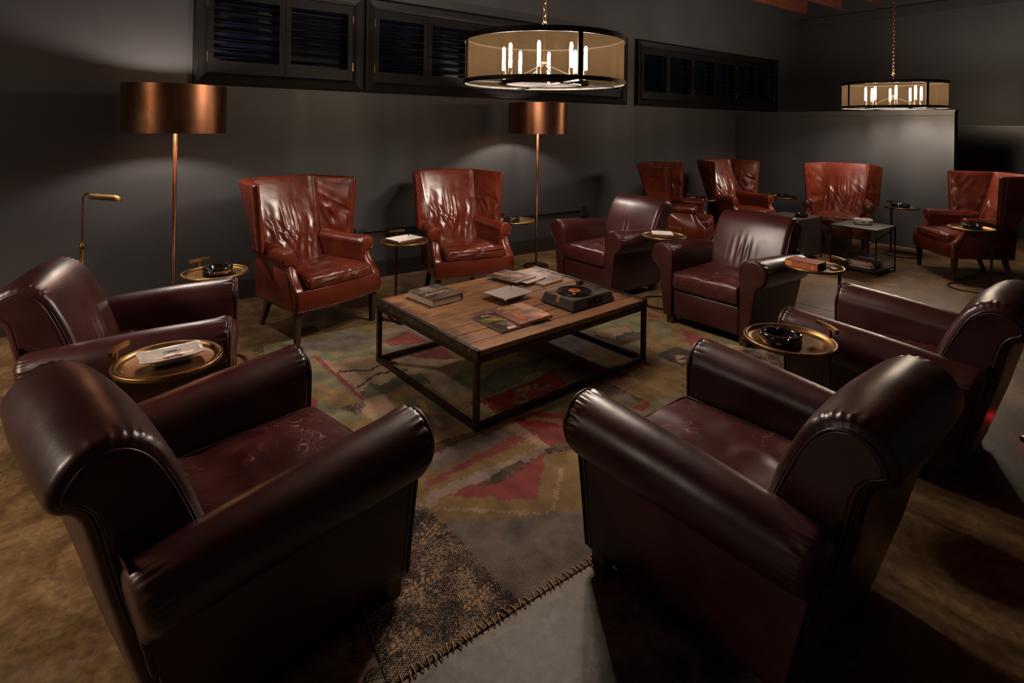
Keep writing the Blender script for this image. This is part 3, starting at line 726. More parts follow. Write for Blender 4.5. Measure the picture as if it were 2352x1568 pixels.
# ------------------------------------------------------------------ burgundy club chair
CLUB = dict(cat='armchair')
def make_club(label):
    t = thing('club_chair', label, 'armchair', group='burgundy leather club chairs')
    def yrear(z): return np.interp(z, [0.06, 0.70], [-0.275, -0.435])
    for sx in (-1, 1):
        # ---- rolled arm: section in x,z swept front to rear
        ns, na = 60, 104
        tt = np.r_[np.linspace(0, 0.10, 22)[:-1], np.linspace(0.10, 0.90, 22)[:-1], np.linspace(0.90, 1, 18)]
        P = np.zeros((len(tt), na, 3))
        for i, s in enumerate(tt):
            crest = 0.654 - 0.074 * s + 0.010 * math.sin(s * PI)
            r = 0.103 - 0.018 * s + 0.003 * math.sin(s * PI)
            length = 0.86
            df, dr = s * length, (1 - s) * length
            ins = 0.0
            if df < 0.018: ins = 0.018 - math.sqrt(max(0, 0.018 ** 2 - (0.018 - df) ** 2))
            if dr < 0.045: ins = 0.045 - math.sqrt(max(0, 0.045 ** 2 - (0.045 - dr) ** 2))
            cx = 0.391 - 0.010 * s + 0.004 * math.sin(s * PI); cz = crest - r; r2 = r - ins
            xi = cx - r2
            pts = [(xi + 0.004, 0.26)] + [(xi, z) for z in np.linspace(0.30, cz - 0.01, 9)]
            th = np.linspace(PI, -0.95, 60)
            arc = [(cx + r2 * math.cos(a) * (1.02 if math.cos(a) > 0 else 1), cz + r2 * math.sin(a) * (1.22 if a < 0 else 1.0)) for a in th]
            tail = [(cx + 0.008, cz - 0.118), (cx - 0.010, 0.40), (cx - 0.014, 0.34), (cx - 0.02, 0.26)]
            Q = resample(np.array(pts + arc), na - 8); T = np.array(arc[-1:] + tail); Q = np.vstack([Q, resample(T, 9)[1:]])
            # gathers pinched towards the front piping
            al = np.arctan2(Q[:, 1] - cz, Q[:, 0] - cx)
            g = math.exp(-((df - 0.020) / 0.030) ** 2) * 0.0042 + math.exp(-((dr - 0.05) / 0.03) ** 2) * 0.0025
            up = np.clip((al + 0.7) / 0.5, 0, 1) * np.clip((2.9 - al) / 0.4, 0, 1)
            k = 1 + g * up * (np.sin(al * 24 + 1.8 * np.sin(al * 5) + df * 10)) / r
            Q2 = np.stack([cx + (Q[:, 0] - cx) * k, cz + (Q[:, 1] - cz) * k], 1)
            w = 0.0022 * vnoise(np.stack([Q2[:, 0] * 9 + sx * 3, Q2[:, 1] * 9, np.full(na, s * 6)], 1))
            Q2 = Q2 + w[:, None] * np.stack([np.cos(al), np.sin(al)], 1)
            yr = yrear(Q2[:, 1])
            P[i, :, 0] = sx * Q2[:, 0]; P[i, :, 2] = Q2[:, 1]
            P[i, :, 1] = 0.440 + (yr - 0.440) * s
        b = MB(); b.grid(P, cv=True, cap0=True, cap1=True, flip=(sx < 0)); arm = b.build('arm', M['club'], t)
        # ---- keyhole front panel with welt
        cz, cx, r = 0.652 - 0.103, 0.391, 0.096
        th = np.linspace(PI, -0.95, 26)
        arc = [(cx + r * math.cos(a), cz + r * math.sin(a)) for a in th]
        stem = spline([arc[-1], (0.414, 0.440), (0.399, 0.36), (0.381, 0.22), (0.362, 0.065)], 16)[1:]
        out = np.array(arc + [tuple(p) for p in stem] + [(0.300, 0.065), (0.299, 0.20), (0.300, 0.38)])
        out = resample(out, 74, True)
        cen = out.mean(0)
        rings = []
        for d, y in ((0.0, 0.425), (0.0, 0.446), (0.004, 0.4515), (0.010, 0.4530)):
            v = out - (np.array([0.345, 0.0]) * 0 + np.stack([np.full(len(out), 0.340), np.clip(out[:, 1], 0.12, cz)], 1))
            n = np.linalg.norm(v, axis=1, keepdims=True); q = out - v / np.maximum(n, 1e-6) * np.minimum(d, n * 0.8)
            rings.append(np.stack([sx * q[:, 0], np.full(len(q), y), q[:, 1]], 1))
        b = MB(); b.grid(np.array(rings), cv=True, flip=(sx > 0)); n_ = len(rings[-1]); b.raw(rings[-1], [list(range(n_))[::(-1 if sx > 0 else 1)]], False); fp = b.build('arm_front_panel', M['club'], t)
        b = MB(); b.tube([(sx * p[0], 0.449, p[1]) for p in out], 0.0048, 6, closed=True); b.build('welt', M['club'], fp); b = MB()
        b.tube([(sx * (0.391 + (p[0] - 0.391) * 1.06), 0.441, cz + (p[1] - cz) * 1.06) for p in np.array(arc)], 0.0042, 6)
        b.build('welt', M['club'], fp)
        # ---- outer side panel below the roll
        nz, ny = 16, 24
        P = np.zeros((nz, ny, 3))
        for i, z in enumerate(np.linspace(0.062, 0.52, nz)):
            x = np.interp(z, [0.06, 0.2, 0.36, 0.47, 0.52], [0.359, 0.377, 0.396, 0.404, 0.398])
            ys = np.linspace(0.444, yrear(z) + 0.012, ny)
            P[i, :, 0] = sx * (x + 0.006 * np.sin(np.linspace(0, PI, ny)) * math.sin((z - 0.06) / 0.46 * PI)); P[i, :, 1] = ys; P[i, :, 2] = z
        lo = P[:1].copy(); lo[..., 0] -= sx * 0.05
        b = MB(); b.grid(np.concatenate([lo, P]), flip=(sx < 0)); b.build('side_panel', M['club'], t)
    # ---- front apron
    b = MB()
    def fa(Q):
        Q = Q.copy(); f = Q[..., 1] > 0.40
        bul = 0.014 * np.sin(np.clip((Q[..., 2] - 0.065) / 0.225, 0, 1) * PI) * (1 - (np.abs(Q[..., 0]) / 0.32) ** 4)
        Q[..., 1] += np.where(f, bul, 0) + np.where(f, 0.0016 * vnoise(Q * np.array([14, 3, 30])), 0)
        return Q
    rbox(b, (-0.288, 0.30, 0.065), (0.288, 0.436, 0.288), 0.022, (24, 4, 10), fa); b.build('front_apron', M['club'], t, merge=True)
    b = MB(); b.box((0, 0.06, 0.175), (0.62, 0.60, 0.22)); b.build('seat_deck', M['club'], t)
    # ---- loose seat cushion
    b = MB()
    def fc(Q):
        Q = Q.copy(); x, y, z = Q[..., 0], Q[..., 1], Q[..., 2]
        top = np.clip((z - 0.36) / 0.06, 0, 1)
        cr = (1 - (np.abs(x) / 0.29) ** 2.5) * (1 - (np.abs(y - 0.13) / 0.34) ** 2.5)
        d1 = np.exp(-(((x + 0.02) / 0.17) ** 2 + ((y - 0.03) / 0.16) ** 2))
        wr = 0.0048 * ridge(np.stack([x * 9 + 0.5 * vnoise(np.stack([x * 5, y * 5, x * 0], -1)), y * 6, x * 0 + 4], -1)) * np.exp(-((y + 0.02) / 0.2) ** 2)
        wr = wr + 0.003 * vnoise(np.stack([x * 12, y * 12, x * 0 + 2], -1))
        Q[..., 2] = z + top * (0.022 * cr - 0.026 * d1 + 2.1 * wr * (cr > 0))
        fr = (y > 0.40)
        Q[..., 1] = y + np.where(fr, 0.010 * np.sin(np.clip((z - 0.295) / 0.135, 0, 1) * PI) + 0.0025 * vnoise(np.stack([x * 20 + z * 30, z * 10, x * 0], -1)), 0)
        return Q
    rbox(b, (-0.285, -0.22, 0.292), (0.285, 0.455, 0.430), 0.024, (44, 50, 8), fc); cu = b.build('seat_cushion', M['clubseat'], t, merge=True)
    b = MB()
    for z, y1 in ((0.424, 0.450), (0.299, 0.450)):
        pts = []; b = MB()
        for (x, y) in [(-0.281, -0.2), (-0.281, 0.41)] + [(-0.251 - 0.03 * math.cos(a), y1 - 0.032 + 0.03 * math.sin(a)) for a in np.linspace(0, PI / 2, 6)] + [(0.251 + 0.03 * math.sin(a), y1 - 0.032 + 0.03 * math.cos(a)) for a in np.linspace(0, PI / 2, 6)] + [(0.281, 0.41), (0.281, -0.2)]:
            pts.append((x, y, z + 0.002))
        b.tube(resample(np.array(pts), 70), 0.0048, 6); b.build('piping', M['clubseat'], cu)
    # ---- backrest: rolled profile swept across the width
    prof = spline([(-0.12, 0.34), (-0.158, 0.47), (-0.212, 0.62), (-0.262, 0.735), (-0.306, 0.808), (-0.360, 0.854), (-0.424, 0.868), (-0.484, 0.843), (-0.522, 0.792), (-0.527, 0.752), (-0.508, 0.727),
                   (-0.478, 0.709), (-0.455, 0.665), (-0.418, 0.51), (-0.360, 0.30), (-0.290, 0.062)], 400)
    prof = resample(np.vstack([prof, [(-0.21, 0.062), (-0.14, 0.10)]]), 400)
    slen = np.r_[0, np.cumsum(np.linalg.norm(np.diff(prof, axis=0), axis=1))]
    s_apex = slen[np.argmax(prof[:, 1])]
    nrm = np.roll(prof, -1, 0) - np.roll(prof, 1, 0); nrm = np.stack([-nrm[:, 1], nrm[:, 0]], 1); nrm /= np.linalg.norm(nrm, axis=1, keepdims=True) + 1e-9
    if np.dot(nrm[30], np.array([1, 0.3])) < 0: nrm = -nrm
    hw = 0.322; xs = np.r_[np.linspace(-hw, -hw + 0.10, 18)[:-1], np.linspace(-hw + 0.10, hw - 0.10, 44), np.linspace(hw - 0.10, hw, 18)[1:]]
    P = np.zeros((len(xs), len(prof), 3)); sidx = np.arange(len(prof))
    zz = prof[:, 1]
    front = slen < s_apex + 0.05; rollw = np.exp(-((slen - s_apex + 0.03) / 0.085) ** 2)
    for i, x in enumerate(xs):
        d = hw - abs(x); fil = 0.030
        ins = (fil - math.sqrt(max(0, fil ** 2 - (fil - d) ** 2))) if d < fil else 0.0
        crown = 0.020 * (1 - (abs(x) / hw) ** 2.2)
        am = np.interp(slen, [0, s_apex - 0.05, s_apex + 0.12, s_apex + 0.35], [1.0, 1.0, 0.6, 0.1])
        off = crown * am - ins
        g = math.exp(-((d - 0.028) / 0.022) ** 2) * 0.0020
        off = off + g * rollw * np.sin(slen * 2 * PI / 0.030 + 1.5 * np.sin(slen * 31 + (1 if x > 0 else 0)) + d * 14)
        # vertical pulls low on the back
        fold = np.exp(-((zz - 0.56) / 0.085) ** 2) * front
        off = off + 0.0075 * fold * np.cos(x * 105 + 6 * (zz - 0.5)) * math.exp(-((x - 0.02) / 0.09) ** 2)
        off = off + 0.0028 * vnoise(np.stack([np.full(len(prof), x * 8), prof[:, 0] * 9, prof[:, 1] * 9], 1)) * (ins < 0.02)
        P[i, :, 0] = x * (1 + 0.015 * np.clip((zz - 0.5) / 0.3, 0, 1)); P[i, :, 1] = prof[:, 0] + nrm[:, 0] * off; P[i, :, 2] = prof[:, 1] + nrm[:, 1] * off
    b = MB(); b.grid(P, cv=True); bk = b.build('backrest', M['club'], t)
    for sx in (-1, 1):
        q = prof - nrm * 0.030
        sel = q[(q[:, 1] > 0.40)][::3]
        X = hw * 1.012
        R = []
        for d, xo in ((0.0, -0.012), (0.0, 0.002), (0.006, 0.0055), (0.012, 0.006)):
            c = np.array([-0.40, 0.66]); v = sel - np.stack([np.clip(sel[:, 0], -0.40, -0.29), np.clip(sel[:, 1], 0.48, 0.78)], 1); n = np.linalg.norm(v, axis=1, keepdims=True)
            w = sel - v / np.maximum(n, 1e-6) * np.minimum(d, n * 0.8)
            R.append(np.stack([np.full(len(w), sx * (X + xo)), w[:, 0], w[:, 1]], 1))
        b = MB(); b.grid(np.array(R), cv=True, flip=(sx < 0)); n_ = len(R[-1]); b.raw(R[-1], [list(range(n_))[::(1 if sx > 0 else -1)]], False); sp = b.build('back_side_panel', M['club'], t)
        b = MB(); b.tube([(sx * (X + 0.003), p[0], p[1]) for p in sel], 0.0048, 6); b.build('welt', M['club'], sp); b = MB()
        q2 = prof - nrm * 0.021; s2 = q2[(q2[:, 1] > 0.40)][::3]
        b.tube([(sx * (X - 0.006), p[0], p[1]) for p in s2], 0.0042, 6); b.build('welt', M['club'], sp)
    P = []
    for z in np.linspace(0.062, 0.60, 14):
        x = float(np.interp(z, [0.06, 0.2, 0.36, 0.47, 0.52], [0.359, 0.377, 0.396, 0.404, 0.398])) - 0.004
        P.append([(u * x, float(yrear(z)) + 0.016 - 0.012 * (1 - u * u), z) for u in np.linspace(-1, 1, 15)])
    b = MB(); b.grid(np.array(P), flip=True); b.build('outer_back', M['club'], t)
    # ---- nailed seam at the rear corners and block feet
    b = MB()
    for sx in (-1, 1):
        for z in np.arange(0.09, 0.52, 0.028):
            b.lathe([(0.0055, 0), (0.004, 0.003), (0.0, 0.004)], 6, (0, 0, 0)); k = 18
            x = np.interp(z, [0.06, 0.2, 0.36, 0.47, 0.52], [0.359, 0.377, 0.396, 0.404, 0.398])
            for q in range(len(b.v) - k, len(b.v)):
                vx, vy, vz = b.v[q]; b.v[q] = (sx * (x - 0.004 + vz), float(yrear(z)) + 0.022 + vx, z + vy)
    b.build('nailhead_trim', M['club'], t, 'stuff')
    for x, y in ((-0.318, 0.405), (0.318, 0.405), (-0.318, -0.215), (0.318, -0.215)):
        b = MB(); b.box((x, y, 0.034), (0.058, 0.058, 0.068)); b.build('foot', M['legwood'], t)
    return t

# ------------------------------------------------------------------ cognac wing chair
def make_wing(label):
    t = thing('wing_chair', label, 'armchair', group='cognac leather wing chairs')
    TOP = 1.15
    def xs_at(y): return (0.3547 + 0.1167 * np.asarray(y, float))
    # ---- shell: inside and outside of back and wings
    zs = np.r_[np.linspace(0.26, 0.60, 24)[:-1], np.linspace(0.60, TOP - 0.02, 66)[:-1], np.linspace(TOP - 0.02, TOP, 6)]
    NI, NO = 96, 40
    P = []
    for z in zs:
        s = max(0.0, (z - 0.40) / 0.75)
        yb = -0.235 - 0.265 * s; hb = 0.240 + 0.052 * s
        k = np.clip((z - 0.56) / 0.08, 0, 1); k = k * k * (3 - 2 * k)
        xf = (0.262 + 0.02 * s) * (1 - k) + (0.376 + 0.062 * s) * k; yf = -0.17 * (1 - k) - 0.095 * k
        th = 0.060; tw = 0.048
        dtop = TOP - z; ins = 0.020 - math.sqrt(max(0, 0.020 ** 2 - (0.020 - dtop) ** 2)) if dtop < 0.020 else 0.0
        ctrl = []
        r = 0.055
        A, B = np.array([xf, yf]), np.array([hb, yb])
        u = (B - A) / np.linalg.norm(B - A)
        p1 = B - u * r; p2 = B + np.array([-1.0, 0]) * r
        cor = [(1 - q) ** 2 * p1 + 2 * q * (1 - q) * B + q * q * p2 for q in np.linspace(0, 1, 9)]
        half = [A + (p1 - A) * q for q in np.linspace(0, 1, 40)[:-1]] + cor + [p2 + (np.array([0, yb]) - p2) * q for q in np.linspace(0, 1, 35)[1:]]
        half = np.array(half)
        inner = np.vstack([half, (half * [-1, 1])[::-1][1:]])
        # outer, from left front back round to right front
        kk = 0.35 + 0.65 * k; oh = np.array([[xf + tw * 0.9 * kk, yf - 0.004], [hb + 0.080 * kk, yb - 0.020], [hb + 0.045 * kk, yb - th], [0, yb - th - 0.010]])
        oh = np.vstack([[[xf + tw * 0.45, yf + 0.012]], oh])
        oh = resample(oh, NO // 2)
        outer = np.vstack([(oh * [-1, 1]), oh[::-1][1:]])
        nin = inner - np.roll(inner, 1, 0)
        n = np.gradient(inner, axis=0); n = np.stack([n[:, 1], -n[:, 0]], 1); n /= np.linalg.norm(n, axis=1, keepdims=True) + 1e-9
        # make normals face the sitter
        sgn = np.sign(((np.array([0, 0.25]) - inner) * n).sum(1)); n = n * sgn[:, None]
        X, Y = inner[:, 0], inner[:, 1]
        back = np.clip((hb - np.abs(X)) / 0.05, 0, 1)
        v3 = lambda a, bq, c: np.stack([a, bq, c], -1)
        warp = 0.6 * vnoise(v3(X * 4, X * 0 + z * 4, X * 0 + 1))
        pull = np.exp(-((z - 0.68) / 0.21) ** 2)
        f1 = ridge(v3(X * 15 + warp * 1.1 + 1.2 * z, X * 0 + z * 1.8, X * 0 + 2)); f2 = ridge(v3((X + 0.5 * z) * 9 + warp, (X * 0.4 - z) * 3, X * 0 + 8))
        f4 = ridge(v3(X * 27 + warp * 2.0 + 2.5 * z, X * 0 + z * 3.6, X * 0 + 15)); f5 = ridge(v3((X - 0.7 * z) * 17 + warp, (X * 0.7 + z) * 3, X * 0 + 19))
        off = back * ((0.015 * f1 + 0.008 * f2 + 0.0055 * f4 + 0.006 * f5) * pull + 0.030 * np.clip(1 - (np.abs(X) / (hb + .02)) ** 2, 0, 1) * np.exp(-((z - 0.78) / 0.30) ** 2))
        wg = np.clip((np.abs(X) - hb + 0.01) / 0.03, 0, 1)
        f3 = ridge(v3((np.abs(X) * 1.2 + Y * 1.0 + z * 0.9) * 8 + np.sign(X) * 2, (Y - z) * 3 + warp, X * 0 + 11))
        off = off + wg * ((0.012 * f3 + 0.005 * f5) * np.exp(-((z - 0.82) / 0.22) ** 2) + 0.012 * np.sin(np.clip((np.abs(X) - hb) / (xf - hb + 1e-6), 0, 1) * PI) * k)
        seam = np.exp(-((np.abs(X) - hb + 0.004) / 0.010) ** 2) * (Y < yb + 0.07)
        off = off - 0.011 * seam
        edge = np.clip(np.minimum(np.arange(len(inner)), np.arange(len(inner))[::-1]) / 4.0, 0, 1)
        off = off * edge - ins
        tf = np.clip(dtop / 0.05, 0, 1)
        inner = inner + n * (off * (0.35 + 0.65 * tf) + ins * (1 - 1))[:, None]
        m = outer * 1.0
        if ins > 0: m = outer + (np.array([0, -0.12]) - outer) * (ins / 0.32)
        row = np.vstack([inner, m])
        rec = 0.0
        P.append(np.stack([row[:, 0], row[:, 1], np.full(len(row), z) + (0.012 * (1 - (row[:, 0] / 0.45) ** 2)) * np.clip((z - 1.0) / 0.17, 0, 1)], 1))
    P = np.array(P); nI = P.shape[1] - (2 * (NO // 2) - 1); nT = P.shape[1]
    hN = len(half)
    c0, c1 = 43, nI - 44          # inner columns that belong to the centre back
    oc = nI + (NO // 2) - 1
    idx_b = list(range(c0, c1 + 1))
    o0, o1 = nI + 9, nT - 10       # outer columns of the back
    b = MB(); b.grid(P[:, idx_b], flip=True)
    b.grid(P[:, list(range(o0, o1 + 1))], flip=True)
    topring = [P[-1, i] for i in list(range(c0, c1 + 1))]; topout = [P[-1, i] for i in range(o0, o1 + 1)][::-1]
    TA, TB = resample(np.array(topring), 40), resample(np.array(topout), 40)
    b.grid(np.stack([TA, TB]), flip=True); b.build('backrest', M['wing'], t)
    for nm, ii in (('R', list(range(o1, nT)) + list(range(0, c0 + 1))), ('L', list(range(c1, o0 + 1)))):
        b = MB(); b.grid(P[:, ii], flip=True)
        row = P[-1, ii]
        if nm == 'R': a_, c_ = row[:nT - o1][::-1], row[nT - o1:]
        else: a_, c_ = row[:nI - c1], row[nI - c1:][::-1]
        a_, c_ = resample(a_, 20), resample(c_, 20)
        b.grid(np.stack([a_, c_]), flip=(nm == 'R'))
        b.build('wing', M['wing'], t)
    # ---- welts: top edge, wing edges, seams
    b = MB()
    ifr, ifl = 0, nI - 1
    b.tube([P[i, c0] + np.array([0, 0.003, 0]) for i in range(20, len(zs) - 3, 2)], 0.0035, 5); b.build('welt', M['wing'], t); b = MB()
    b.tube([P[i, c1] + np.array([0, 0.003, 0]) for i in range(20, len(zs) - 3, 2)], 0.0035, 5); b.build('welt', M['wing'], t)
    for i_ in (nI + 0, nT - 1):
        b = MB(); b.tube([P[i, i_] + np.array([0, 0.001, 0]) for i in range(24, len(zs), 2)], 0.0045, 5); b.build('welt', M['wing'], t)
    # ---- base rail with bowed front
    nr = 12; P2 = []
    for z in np.r_[0.245, 0.2455, np.linspace(0.25, 0.39, nr), 0.3945, 0.395]:
        q = (z - 0.245) / 0.15; bul = 0.010 * math.sin(q * PI)
        fr = [(x, 0.318 + 0.038 * (1 - (x / 0.385) ** 2) + bul) for x in np.linspace(-0.388, 0.388, 30)]
        rr = [(0.388, 0.30)] + [(xs_at(y) - 0.001, y) for y in np.linspace(0.25, -0.32, 14)] + [(0.27, -0.342)]
        bk = [(x, -0.345 - 0.02 * (1 - (x / 0.25) ** 2)) for x in np.linspace(0.22, -0.22, 12)]
        lf = [(-x, y) for x, y in rr[::-1]]
        P2.append([(x, y, z) for x, y in fr + rr + bk + lf])
    b = MB(); b.grid(np.array(P2), cv=True, cap0=True, cap1=True, flip=True); b.build('seat_rail', M['wing'], t)
    # ---- arms
    for sx in (-1, 1):
        # supporting side with the sweeping front edge
        front = spline([(0.322, 0.245), (0.324, 0.37), (0.305, 0.415), (0.262, 0.455), (0.222, 0.505), (0.198, 0.555), (0.190, 0.59), (0.188, 0.615)], 44)
        prof = np.vstack([front, [(0.05, 0.615), (-0.10, 0.62), (-0.25, 0.62), (-0.335, 0.5), (-0.325, 0.245), (0.0, 0.245)]])
        prof = resample(prof, 120, True)
        nn = np.roll(prof, -1, 0) - np.roll(prof, 1, 0); nn = np.stack([nn[:, 1], -nn[:, 0]], 1); nn /= np.linalg.norm(nn, axis=1, keepdims=True) + 1e-9
        if nn[5][0] < 0: nn = -nn
        R = []
        thick = 0.082
        for q in np.r_[np.linspace(0, 0.2, 6), np.linspace(0.2, 0.8, 8)[1:-1], np.linspace(0.8, 1, 6)]:
            d = min(q, 1 - q) * thick; fl = 0.022
            ins = fl - math.sqrt(max(0, fl * fl - (fl - d) ** 2)) if d < fl else 0
            isf = np.clip((prof[:, 0] - 0.1) / 0.06, 0, 1)
            pr = prof - nn * (ins * isf)[:, None]
            wr = 0.006 * vnoise(np.stack([np.full(len(pr), q * 4 + sx), pr[:, 1] * 28 + q * 6, pr[:, 0] * 3], 1)) * isf * np.clip((pr[:, 1] - 0.36) / 0.1, 0, 1) * math.sin(q * PI)
            pr = pr + nn * wr[:, None]
            flare = 0.016 * (pr[:, 1] - 0.245) / 0.375
            R.append(np.stack([sx * (xs_at(pr[:, 0]) - thick + q * thick + flare), pr[:, 0], pr[:, 1]], 1))
        b = MB(); b.grid(np.array(R), cv=True, cap0=True, cap1=True, flip=(sx > 0)); b.build('arm_side', M['wing'], t)
        # roll: inner face runs straight up from the seat, over the top and out
        nb = 44; Q = []
        for s in np.r_[np.linspace(0, 0.88, 24), np.linspace(0.88, 1, 10)[1:]]:
            L_ = 0.520; y = -0.315 + s * L_; dF = (1 - s) * L_
            rr_ = 0.061 + 0.002 * s; xi = xs_at(y) - 0.083; cx = xi + rr_; cz = 0.622 + 0.012 * (1 - s) - 0.006 * math.sin(s * PI)
            ins = 0.018 - math.sqrt(max(0, 0.018 ** 2 - (0.018 - dF) ** 2)) if dF < 0.018 else 0
            pts = [(xi + 0.004, z) for z in np.linspace(0.36, cz - 0.01, 10)]
            th = np.linspace(PI, -1.9, 34)
            for a in th:
                wv = 0.0030 * math.sin(a * 8 + s * 3) * math.exp(-((dF - 0.025) / 0.022) ** 2)
                e = rr_ - ins + wv
                pts.append((cx + e * (1.04 if math.cos(a) > 0 else 1) * math.cos(a), cz + e * math.sin(a)))
            pts.append((xi + 0.03, 0.56)); pts.append((xi + 0.03, 0.36))
            Q.append([(sx * (x_ + 0.0015 * float(vnoise(np.array([x_ * 30, y * 16, z_ * 30])))), y, z_) for x_, z_ in pts])
        b = MB(); b.grid(np.array(Q), cv=True, cap0=True, cap1=True, flip=(sx < 0)); ar = b.build('arm_roll', M['wing'], t)
        yF = 0.2055; cxF = xs_at(yF) - 0.083 + 0.062
        b = MB(); b.tube([(sx * (cxF + 0.056 * 1.03 * math.cos(a)), yF - 0.003, 0.622 + 0.056 * math.sin(a)) for a in np.linspace(-1.2, PI + 0.5, 28)], 0.004, 5)
        b.build('welt', M['wing'], ar)
    # ---- seat cushion
    b = MB()
    def fc(Q):
        Q = Q.copy(); x, y, z = Q[..., 0].copy(), Q[..., 1].copy(), Q[..., 2].copy()
        Q[..., 0] = x * np.interp(y, [-0.20, 0.33], [0.80, 1.0])
        Q[..., 1] = y + 0.030 * np.clip((y - 0.1) / 0.2, 0, 1) * (1 - (np.abs(x) / 0.30) ** 2)
        top = np.clip((z - 0.44) / 0.05, 0, 1)
        cr = np.clip((1 - (np.abs(x) / 0.30) ** 2) * (1 - (np.abs(y - 0.06) / 0.28) ** 2), 0, 1)
        w = 0.006 * ridge(np.stack([x * 10 + 0.7 * vnoise(np.stack([x * 6, y * 6, x * 0], -1)), y * 8, x * 0 + 3], -1)) + 0.003 * vnoise(np.stack([x * 22, y * 22, x * 0 + 9], -1))
        Q[..., 2] = z + top * (0.026 * cr + w * np.clip(cr * 3 + .3, 0, 1))
        fr = np.clip((y - 0.27) / 0.04, 0, 1)
        Q[..., 1] += fr * (0.012 * np.sin(np.clip((z - 0.38) / 0.11, 0, 1) * PI) + 0.006 * ridge(np.stack([x * 16 + z * 12, z * 26, x * 0 + 6], -1)))
        return Q
    rbox(b, (-0.302, -0.26, 0.385), (0.302, 0.318, 0.492), 0.034, (46, 40, 10), fc); cu = b.build('seat_cushion', M['wingseat'], t, merge=True)
    b = MB(); b.tube([(x, 0.327 + 0.030 * (1 - (abs(x) / 0.30) ** 2), 0.474) for x in np.linspace(-0.285, 0.285, 40)], 0.004, 5); b.build('piping', M['wingseat'], cu)
    # ---- nailheads
    b = MB()
    def nail(p, nrm):
        nrm = Vector(nrm).normalized(); u = nrm.orthogonal().normalized(); w = nrm.cross(u); p = Vector(p)
        ring1 = [p + (u * math.cos(a) + w * math.sin(a)) * 0.0052 for a in np.linspace(0, 2 * PI, 7)[:-1]]
        b.raw([tuple(q) for q in ring1] + [tuple(p + nrm * 0.0035)], [[i, (i + 1) % 6, 6] for i in range(6)])
    zc = P[:, :, 2][:, 0]
    for sx, col in ((-1, nI + 2), (1, nT - 3)):
        for z in np.arange(0.645, TOP - 0.005, 0.0165):
            i = int(np.argmin(np.abs(zc - z))); p = P[i, col].copy(); p[2] = z
            nail(p + np.array([sx * 0.001, 0.001, 0]), (sx, 0.5, 0))
        for z in np.arange(0.26, 0.62, 0.0165):
            y = float(np.interp(z, front[:, 1], front[:, 0])) - 0.010
            nail((sx * (xs_at(y) + 0.0035 + 0.016 * (z - 0.245) / 0.375), y, z), (sx, 0.3, 0))
        for z in np.arange(0.26, 0.40, 0.0165): nail((sx * 0.300, 0.3255 + 0.002, z), (0, 1, 0))
    for x in np.arange(-0.375, 0.376, 0.0165): nail((x, 0.320 + 0.038 * (1 - (x / 0.385) ** 2), 0.251), (0, 1, 0))
    b.build('nailhead_trim', M['nail'], t, 'stuff')
    for sx in (-1, 1):
        b = MB(); R = []
        for z, h in ((0.0, 0.017), (0.25, 0.024)):
            R.append([(sx * 0.348 + i * h, 0.276 + j * h, z) for i, j in ((-1, -1), (1, -1), (1, 1), (-1, 1))])
        b.grid(np.array(R), cv=True, cap0=True, cap1=True, smooth=False); b.build('leg', M['legwood'], t)
        b = MB(); R = []
        for z, h, dy in ((0.0, 0.017, -0.085), (0.09, 0.019, -0.045), (0.18, 0.022, -0.012), (0.27, 0.024, 0.0)):
            R.append([(sx * (0.235 - dy * 0.12) + i * h, -0.275 + dy + j * h, z) for i, j in ((-1, -1), (1, -1), (1, 1), (-1, 1))])
        b.grid(np.array(R), cv=True, cap0=True, cap1=True, smooth=False); b.build('leg', M['legwood'], t)
    return t

c0_ = make_club('burgundy leather club chair nearest on the left, its broad arm towards us')
CL = [((0.375, 2.020), (0.977, 0.21), None),
      ((0.213, 3.55), (0.97, -0.22), 'burgundy leather club chair behind the nearest left one, before the dark wall'),
      ((1.873, 1.068), (-0.06, 0.998), 'burgundy leather club chair nearest on the right, seen from behind with its creased seat showing'),
      ((3.445, 1.125), (-0.06, 0.998), 'burgundy leather club chair at the right edge, behind the crowned black ashtray'),
      ((4.309, 2.65), (-0.998, -0.05), 'burgundy leather club chair facing us right of the coffee table, beside the orange book'),
      ((4.31, 3.985), (-1.0, 0.0), 'burgundy leather club chair facing us, nearer the back wall, behind the record player')]
for i, (p, f, lab) in enumerate(CL):
    if i == 0: c0_.location = (p[0], p[1], 0.0065); c0_.rotation_euler = (0, 0, heading(*f))
    else: dup(c0_, lab, (p[0], p[1], 0.0 if i == 1 else 0.0065), heading(*f))
w0_ = make_wing('cognac leather wing chair by the back wall, leftmost of all, near the copper floor lamp')
WL = [((1.455, 4.555), (0.307, -0.952), None),
      ((2.89, 4.635), (-0.18, -0.98), 'cognac leather wing chair by the back wall beside the slim second floor lamp'),
      ((6.17, 4.51), (0.46, -0.888), 'cognac leather wing chair seen side-on behind the two facing club chairs'),
      ((7.50, 4.50), (-0.17, -0.985), 'cognac leather wing chair in the far corner, left of the low partition'),
      ((8.12, 3.44), (-0.966, -0.26), 'cognac leather wing chair with its back to the grey partition, behind the iron magazine tables'),
      ((7.99, 2.06), (-0.69, 0.72), 'cognac leather wing chair turned side-on at the far right edge')]
for i, (p, f, lab) in enumerate(WL):
    if i == 0: w0_.location = (p[0], p[1], 0.0065); w0_.rotation_euler = (0, 0, heading(*f))
    else: dup(w0_, lab, (p[0], p[1], 0), heading(*f))
